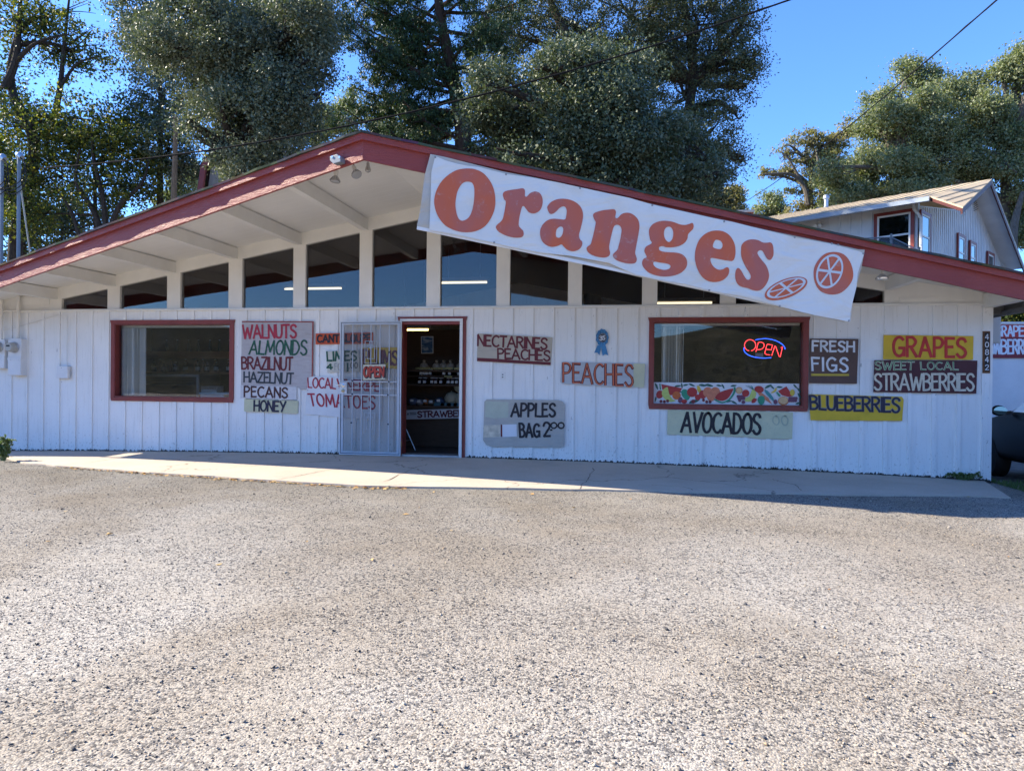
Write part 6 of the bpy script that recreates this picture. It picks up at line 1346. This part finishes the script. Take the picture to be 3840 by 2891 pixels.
BOTG = paint('dark jar glass', (.07, .08, .09), .1, .2, 6, .6); BOTB = paint('brown jar glass', (.20, .11, .06), .1, .2, 6, .6); BLAB = paint('blue jar label', (.45, .58, .70), .6, .1, 8); PLAB = paint('pale jar label', (.72, .72, .70), .6, .1, 8)
def bottle(p, h, r, mat, lab, label, group, nm='bottle', cat='bottle'):
    t = thing(nm, label, cat, p, group); m = MB(); m.lathe([(r*.9, 0), (r, .01), (r, h*.62), (r*.45, h*.8), (r*.42, h*.93)], p, (0, 0, 1), 12); m.build('body', mat, t, True)
    m = MB(); m.lathe([(r*.5, h*.93), (r*.5, h)], p, (0, 0, 1), 10); m.build('cap', GALV, t)
    if lab: m = MB(); m.lathe([(r*1.015, h*.18), (r*1.015, h*.52)], p, (0, 0, 1), 12); m.build('label', lab, t)
    return t
random.seed(21)
b1 = bottle(Vector((xs0+.25, YS+.16, sb.z)), .20, .045, BOTG, BLAB, 'dark bottle with a pale blue label on the lower shelf in the left window', 'blue-labelled bottles on the shelf')
b2 = bottle(Vector((xs0+.36, YS+.2, sb.z)), .26, .035, BOTB, None, 'tall brown bottle on the lower shelf in the left window', 'brown bottles on the shelf')
b3 = bottle(Vector((xs0+.5, YS+.2, s0.z)), .24, .03, BOTG, None, 'thin dark bottle on top of the shelf in the left window', 'dark bottles on top of the shelf')
for k in range(1, 9): copytree(b1, Vector((xs0+.25+.235*k+random.uniform(-.04, .04), YS+.14+random.uniform(0, .05), sb.z)))
for k in range(1, 9): copytree(b2, Vector((xs0+.36+.24*k+random.uniform(-.04, .04), YS+.22+random.uniform(0, .06), sb.z)))
for k in range(1, 7): copytree(b3, Vector((xs0+.5+.24*k+random.uniform(-.06, .06), YS+.2, s0.z)))
YC = 1.9; c0, c1 = PY(*Lq((575, 995))[0], YC), PY(*Lq((1550, 1420))[0], YC); X0, X1, Z1 = c0.x-.35, c1.x, c0.z
t = thing('drink_cooler', 'dark glass-front cooler with a pale frame inside the left window', 'cooler', (X0, YC, .02)); fr = .045
m = MB(); m.box(X0, X1, YC+.02, YC+.7, .02, Z1-.0); m.build('cabinet', paint('cooler black', (.02, .022, .025), .4), t)
m = MB(); m.box(X0, X1, YC-.01, YC+.018, Z1-fr, Z1); m.box(X1-fr, X1, YC-.01, YC+.018, .05, Z1-fr); m.box(X0, X0+fr, YC-.01, YC+.018, .05, Z1-fr); m.build('door_frame', paint('cooler grey frame', (.62, .62, .62), .4), t)
m = MB(); zz = PY(*Lq((1000, 1185))[0], YC).z; m.box(X0+.3, X1-.12, YC+.005, YC+.012, zz-.008, zz+.008); m.box(X0+.3, X1-.12, YC+.005, YC+.012, zz+.035, zz+.042); m.build('rack', GALV, t)
YD = 1.1; d0, d1 = PY(*Lq((1572, 1335))[0], YD), PY(*Lq((2015, 1430))[0], YD)
t = thing('white_desk', 'pale blue-white desk corner low in the left window', 'desk', (d0.x, YD, .02)); m = MB(); m.box(d0.x, d1.x+.6, YD-.02, YD+.5, d0.z-.03, d0.z); m.build('top', WHITE, t); m = MB(); m.box(d0.x+.01, d1.x, YD, YD+.48, .02, d0.z-.032); m.box(d1.x+.55, d1.x+.59, YD, YD+.48, .02, d0.z-.032); m.build('drawer_box', paint('blue grey drawers', (.30, .40, .50), .5, .05, 4), t)
b0, bb = PY(*Lq((1592, 1215))[0], YD+.2), PY(*Lq((1882, 1325))[0], YD+.2); t = thing('storage_tray', 'pale plastic tray with slots standing on the desk in the left window', 'tray', (b0.x, YD+.2, d0.z)); m = MB(); m.box(b0.x, bb.x, YD+.2, YD+.4, d0.z, d0.z+.01); w_ = (bb.x-b0.x)/6
for k in range(7): m.box(b0.x+w_*k-.004*(k > 0), b0.x+w_*k+.004, YD+.2, YD+.4, d0.z+.01, b0.z)
m.box(b0.x, bb.x, YD+.39, YD+.4, d0.z+.01, b0.z); m.box(b0.x+.008, bb.x-.008, YD+.2, YD+.206, d0.z+.01, d0.z+.05); m.build('tray', paint('pale tray plastic', (.5, .5, .5), .5), t)
# behind the doorway: counter with shelves
def Kq(*p): return zq((1500, 1200), 3.2, *p)
YK = 1.35
def kz(y): return PY(*Kq((400, y))[0], YK).z
def kx(x): return PY(*Kq((x, 900))[0], YK).x
x0, x1 = kx(60)-.5, kx(900)
t = thing('display_shelves', 'dark wooden produce shelves facing the open doorway', 'shelf', (x0, YK, .02)); m = MB()
for y in (600, 772, 1030): m.box(x0, x1, YK, YK+.5, kz(y)-.03, kz(y))
m.build('shelf_board', DARKWOOD, t); m = MB(); m.box(x0, x1, YK+.5, YK+.54, .02, kz(430)); m.box(x0, x0+.04, YK+.02, YK+.5, .02, kz(560)); m.box(x1-.04, x1, YK+.02, YK+.5, .02, kz(560)); m.box(x0+.04, x1-.04, YK+.04, YK+.08, .02, kz(1030)-.03); m.build('frame', DARKWOOD, t)
JAR = paint('dark preserve', (.03, .012, .012), .12, .3, 6, .6); LID = paint('pale jar lid', (.5, .5, .48), .4, .05, 6)
def jar(p, label, group):
    t = thing('jar', label, 'jar', p, group); m = MB(); m.lathe([(.038, 0), (.042, .01), (.042, .085), (.034, .098)], p, (0, 0, 1), 12); m.build('body', JAR, t, True)
    m = MB(); m.lathe([(.036, .098), (.037, .112), (.03, .115)], p, (0, 0, 1), 12); m.build('lid', LID, t); m = MB(); m.box(p.x-.024, p.x+.024, p.y-.0445, p.y-.042, p.z+.02, p.z+.062); m.build('label', PLAB, t); return t
L1 = 'dark preserve jar with a white label on the middle shelf inside the doorway'; L2 = 'dark jar on the upper shelf inside the doorway'
j1 = jar(Vector((kx(222), YK+.09, kz(772))), L1, 'labelled jars on the middle shelf'); j2 = jar(Vector((kx(235), YK+.1, kz(668))), L2, 'jars on the upper shelf')
for x in (282, 370, 417, 478, 568, 617, 668, 735): copytree(j1, Vector((kx(x), YK+.09, kz(772))))
m = MB(); m.box(x0+.04, x1-.04, YK+.05, YK+.5, kz(668)-.02, kz(668)); single(m, 'jar_rack', DARKWOOD, 'narrow dark rack carrying the upper row of jars', 'rack')
for x in (270, 305, 345, 512, 580, 690): copytree(j2, Vector((kx(x), YK+.1, kz(668))))
BAG = paint('cellophane nut bag', (.42, .36, .28), .25, .3, 30, .6); CARD = paint('yellow price card', (.45, .40, .16), .6, .1, 6)
bags = ((252, 'knotted clear bag of banana chips on the top shelf'), (405, 'first clear bag of peanuts beside the middle price card'), (490, 'small clear bag right of the peanut bag'), (572, 'dark clear bag of nuts on the top shelf'), (690, 'clear bag of nuts at the right door jamb'))
for x, lb in bags:
    p = Vector((kx(x), YK+.16, kz(600))); t = thing('nut_bag', lb, 'bag', p, 'bags on the top shelf'); m = MB(); m.ball((p.x, p.y, p.z+.062), .075, .06, .066, 12, 8, .07); m.build('bag', BAG, t, True); m = MB(); m.lathe([(.012, 0), (.03, .03), (.022, .05)], (p.x, p.y, p.z+.122), (0, 0, 1), 8); m.build('knot', BAG, t)
KP = wallplane(YK-.012)
for x_0, x_1, txt, y_0, y_1, lb in ((188, 360, 'BANANA', 568, 590, 'yellow price card for banana chips'), (372, 518, 'PEANUTS', 570, 594, 'yellow price card for peanuts'), (525, 636, 'MIXED', 568, 592, 'pale price card right of the peanut card'), (650, 722, 'NUTS', 570, 596, 'yellow price card at the right door jamb'), (532, 626, 'HONEY', 668, 690, 'pale card reading honey')):
    q = Kq((x_0, y_0), (x_1, y_0), (x_1, y_1), (x_0, y_1)); t = thing('price_card', lb, 'price card', KP.at(KP.px(*q[3])), 'price cards on the shelves'); board(KP, q, .004).build('card', CARD, t)
    if txt in ('BANANA', 'PEANUTS', 'HONEY'): letters(KP, txt, Kq((x_0+8, y_0+3), (x_1-8, y_0+3), (x_1-8, y_1-3), (x_0+8, y_1-3)), .14, .25, .001).build('lettering', I_BLK, t)
MEL = paint('pale melon skin', (.50, .46, .33), .5, .1, 12, bump=.3, bscale=90)
for x, y, r, lb in ((585, 940, .125, 'round pale melon on the lower shelf inside the doorway'), (700, 880, .13, 'upper pale melon at the right door jamb'), (702, 945, .125, 'lower pale melon at the right door jamb')):
    p = Vector((kx(x), YK+.2, kz(1030)+r*(.95 if y > 900 else 2.6))); m = MB(); m.ball(p, r, r, r*.93, 18, 12); m.lathe([(.012, 0), (.008, .02)], p+Vector((0, -.02, r*.91)), (0, 0, 1), 6); single(m, 'melon', MEL, lb, 'melon', 'melons on the lower shelf', smooth=True)
for x, w_, h_, c, lb in ((130, .16, .13, (.10, .13, .22), 'dark blue packet at the left of the lower shelf'), (215, .12, .10, (.30, .30, .32), 'grey packet second from the left on the lower shelf'), (290, .10, .12, (.34, .13, .05), 'orange topped packet on the lower shelf'), (360, .18, .10, (.16, .12, .09), 'brown packet in the middle of the lower shelf'), (450, .16, .14, (.05, .10, .18), 'navy packet with a white flag on the lower shelf')):
    p = Vector((kx(x), YK+.14, kz(1030))); t = thing('produce_packet', lb, 'packet', p, 'packets on the lower shelf'); m = MB(); m.ball((p.x, p.y, p.z+h_*.5), w_*.6, .08, h_*.5, 12, 8, .10); m.build('packet', paint('packet '+lb[:12], c, .35, .25, 14), t, True); m = MB(); m.box(p.x-.03, p.x+.03, p.y-.088, p.y-.084, p.z+h_*.5, p.z+h_*.5+.04); m.build('label', PLAB, t)
for k, x in enumerate((465, 545, 620, 700)):
    p = Vector((kx(x), YK+.1, kz(1030))); m = MB(); m.box(p.x-.09, p.x+.09, p.y-.08, p.y+.1, p.z, p.z+.035); m.box(p.x-.082, p.x+.082, p.y-.07, p.y+.09, p.z+.035, p.z+.05); o = single(m, 'blue_tray', paint('blue berry tray', (.05, .16, .20), .5), 'small blue berry tray along the front of the lower shelf', 'tray', 'blue trays on the lower shelf')
q = Kq((40, 1082), (760, 1062), (760, 1178), (40, 1194)); KP2 = wallplane(YK-.05); t = thing('strawberry_strip', 'white strip sign reading strawberries inside the doorway', 'sign', KP2.at(KP2.px(*q[3])))
board(KP2, Kq((40,1082),(990,1056),(990,1172),(40,1194)), .006).build('board', paint('white strip sign', (.66, .66, .68), .6, .05, 4), t)
letters(KP2, 'STRAWBERRIES', Kq((210,1092),(960,1070),(960,1160),(212,1174)), .20, .14, .002).build('lettering', I_MAR, t); m = MB()
for y in (1112, 1132): stroke(m, KP2, [KP2.px(*p) for p in Kq((118, y), (195, y-2))], .012, .002)
m.build('small_print', I_SLT, t); fillpoly(KP2, [Kq((86,1118),(105,1116),(100,1142),(94,1146))], .002).build('berry_mark', I_SLT, t)
c = wallplane(YK+.46); q = Kq((252, 198), (400, 196), (400, 402), (254, 404)); t = thing('poster', 'blue poster with a white border on the back wall inside the doorway', 'poster', c.at(c.px(*q[3]))); board(c, q, .004).build('paper', PLAB, t)
def m_poster():
    t = NT('blue poster print'); n = t.noise(t.pos((3, 3, 9)), 2.2, 6, .7, .8); t.base(t.ramp(n, [(.3, (.02, .05, .10)), (.5, (.06, .16, .30)), (.62, (.40, .46, .50)), (.75, (.10, .20, .33))])); t.set(.4, .4); return t.m
patch(c, Kq((260, 206), (392, 204), (392, 394), (262, 396)), .001).build('picture', m_poster(), t)
m = MB(); p = [PY(*q, .62) for q in Kq((75, 1310), (183, 1560), (130, 1440), (60, 1448))]; m.tube([p[0], p[1]], .009, 8); m.tube([p[2], p[3]], .006, 6); m.tube([p[0], p[0]+Vector((-.12, .1, p[1].z-p[0].z))], .009, 8); single(m, 'folding_stand', GALV, 'thin metal folding stand leaning just inside the doorway', 'stand', smooth=True)
# a few cartons so the dark right-hand room is not empty
"""
"""
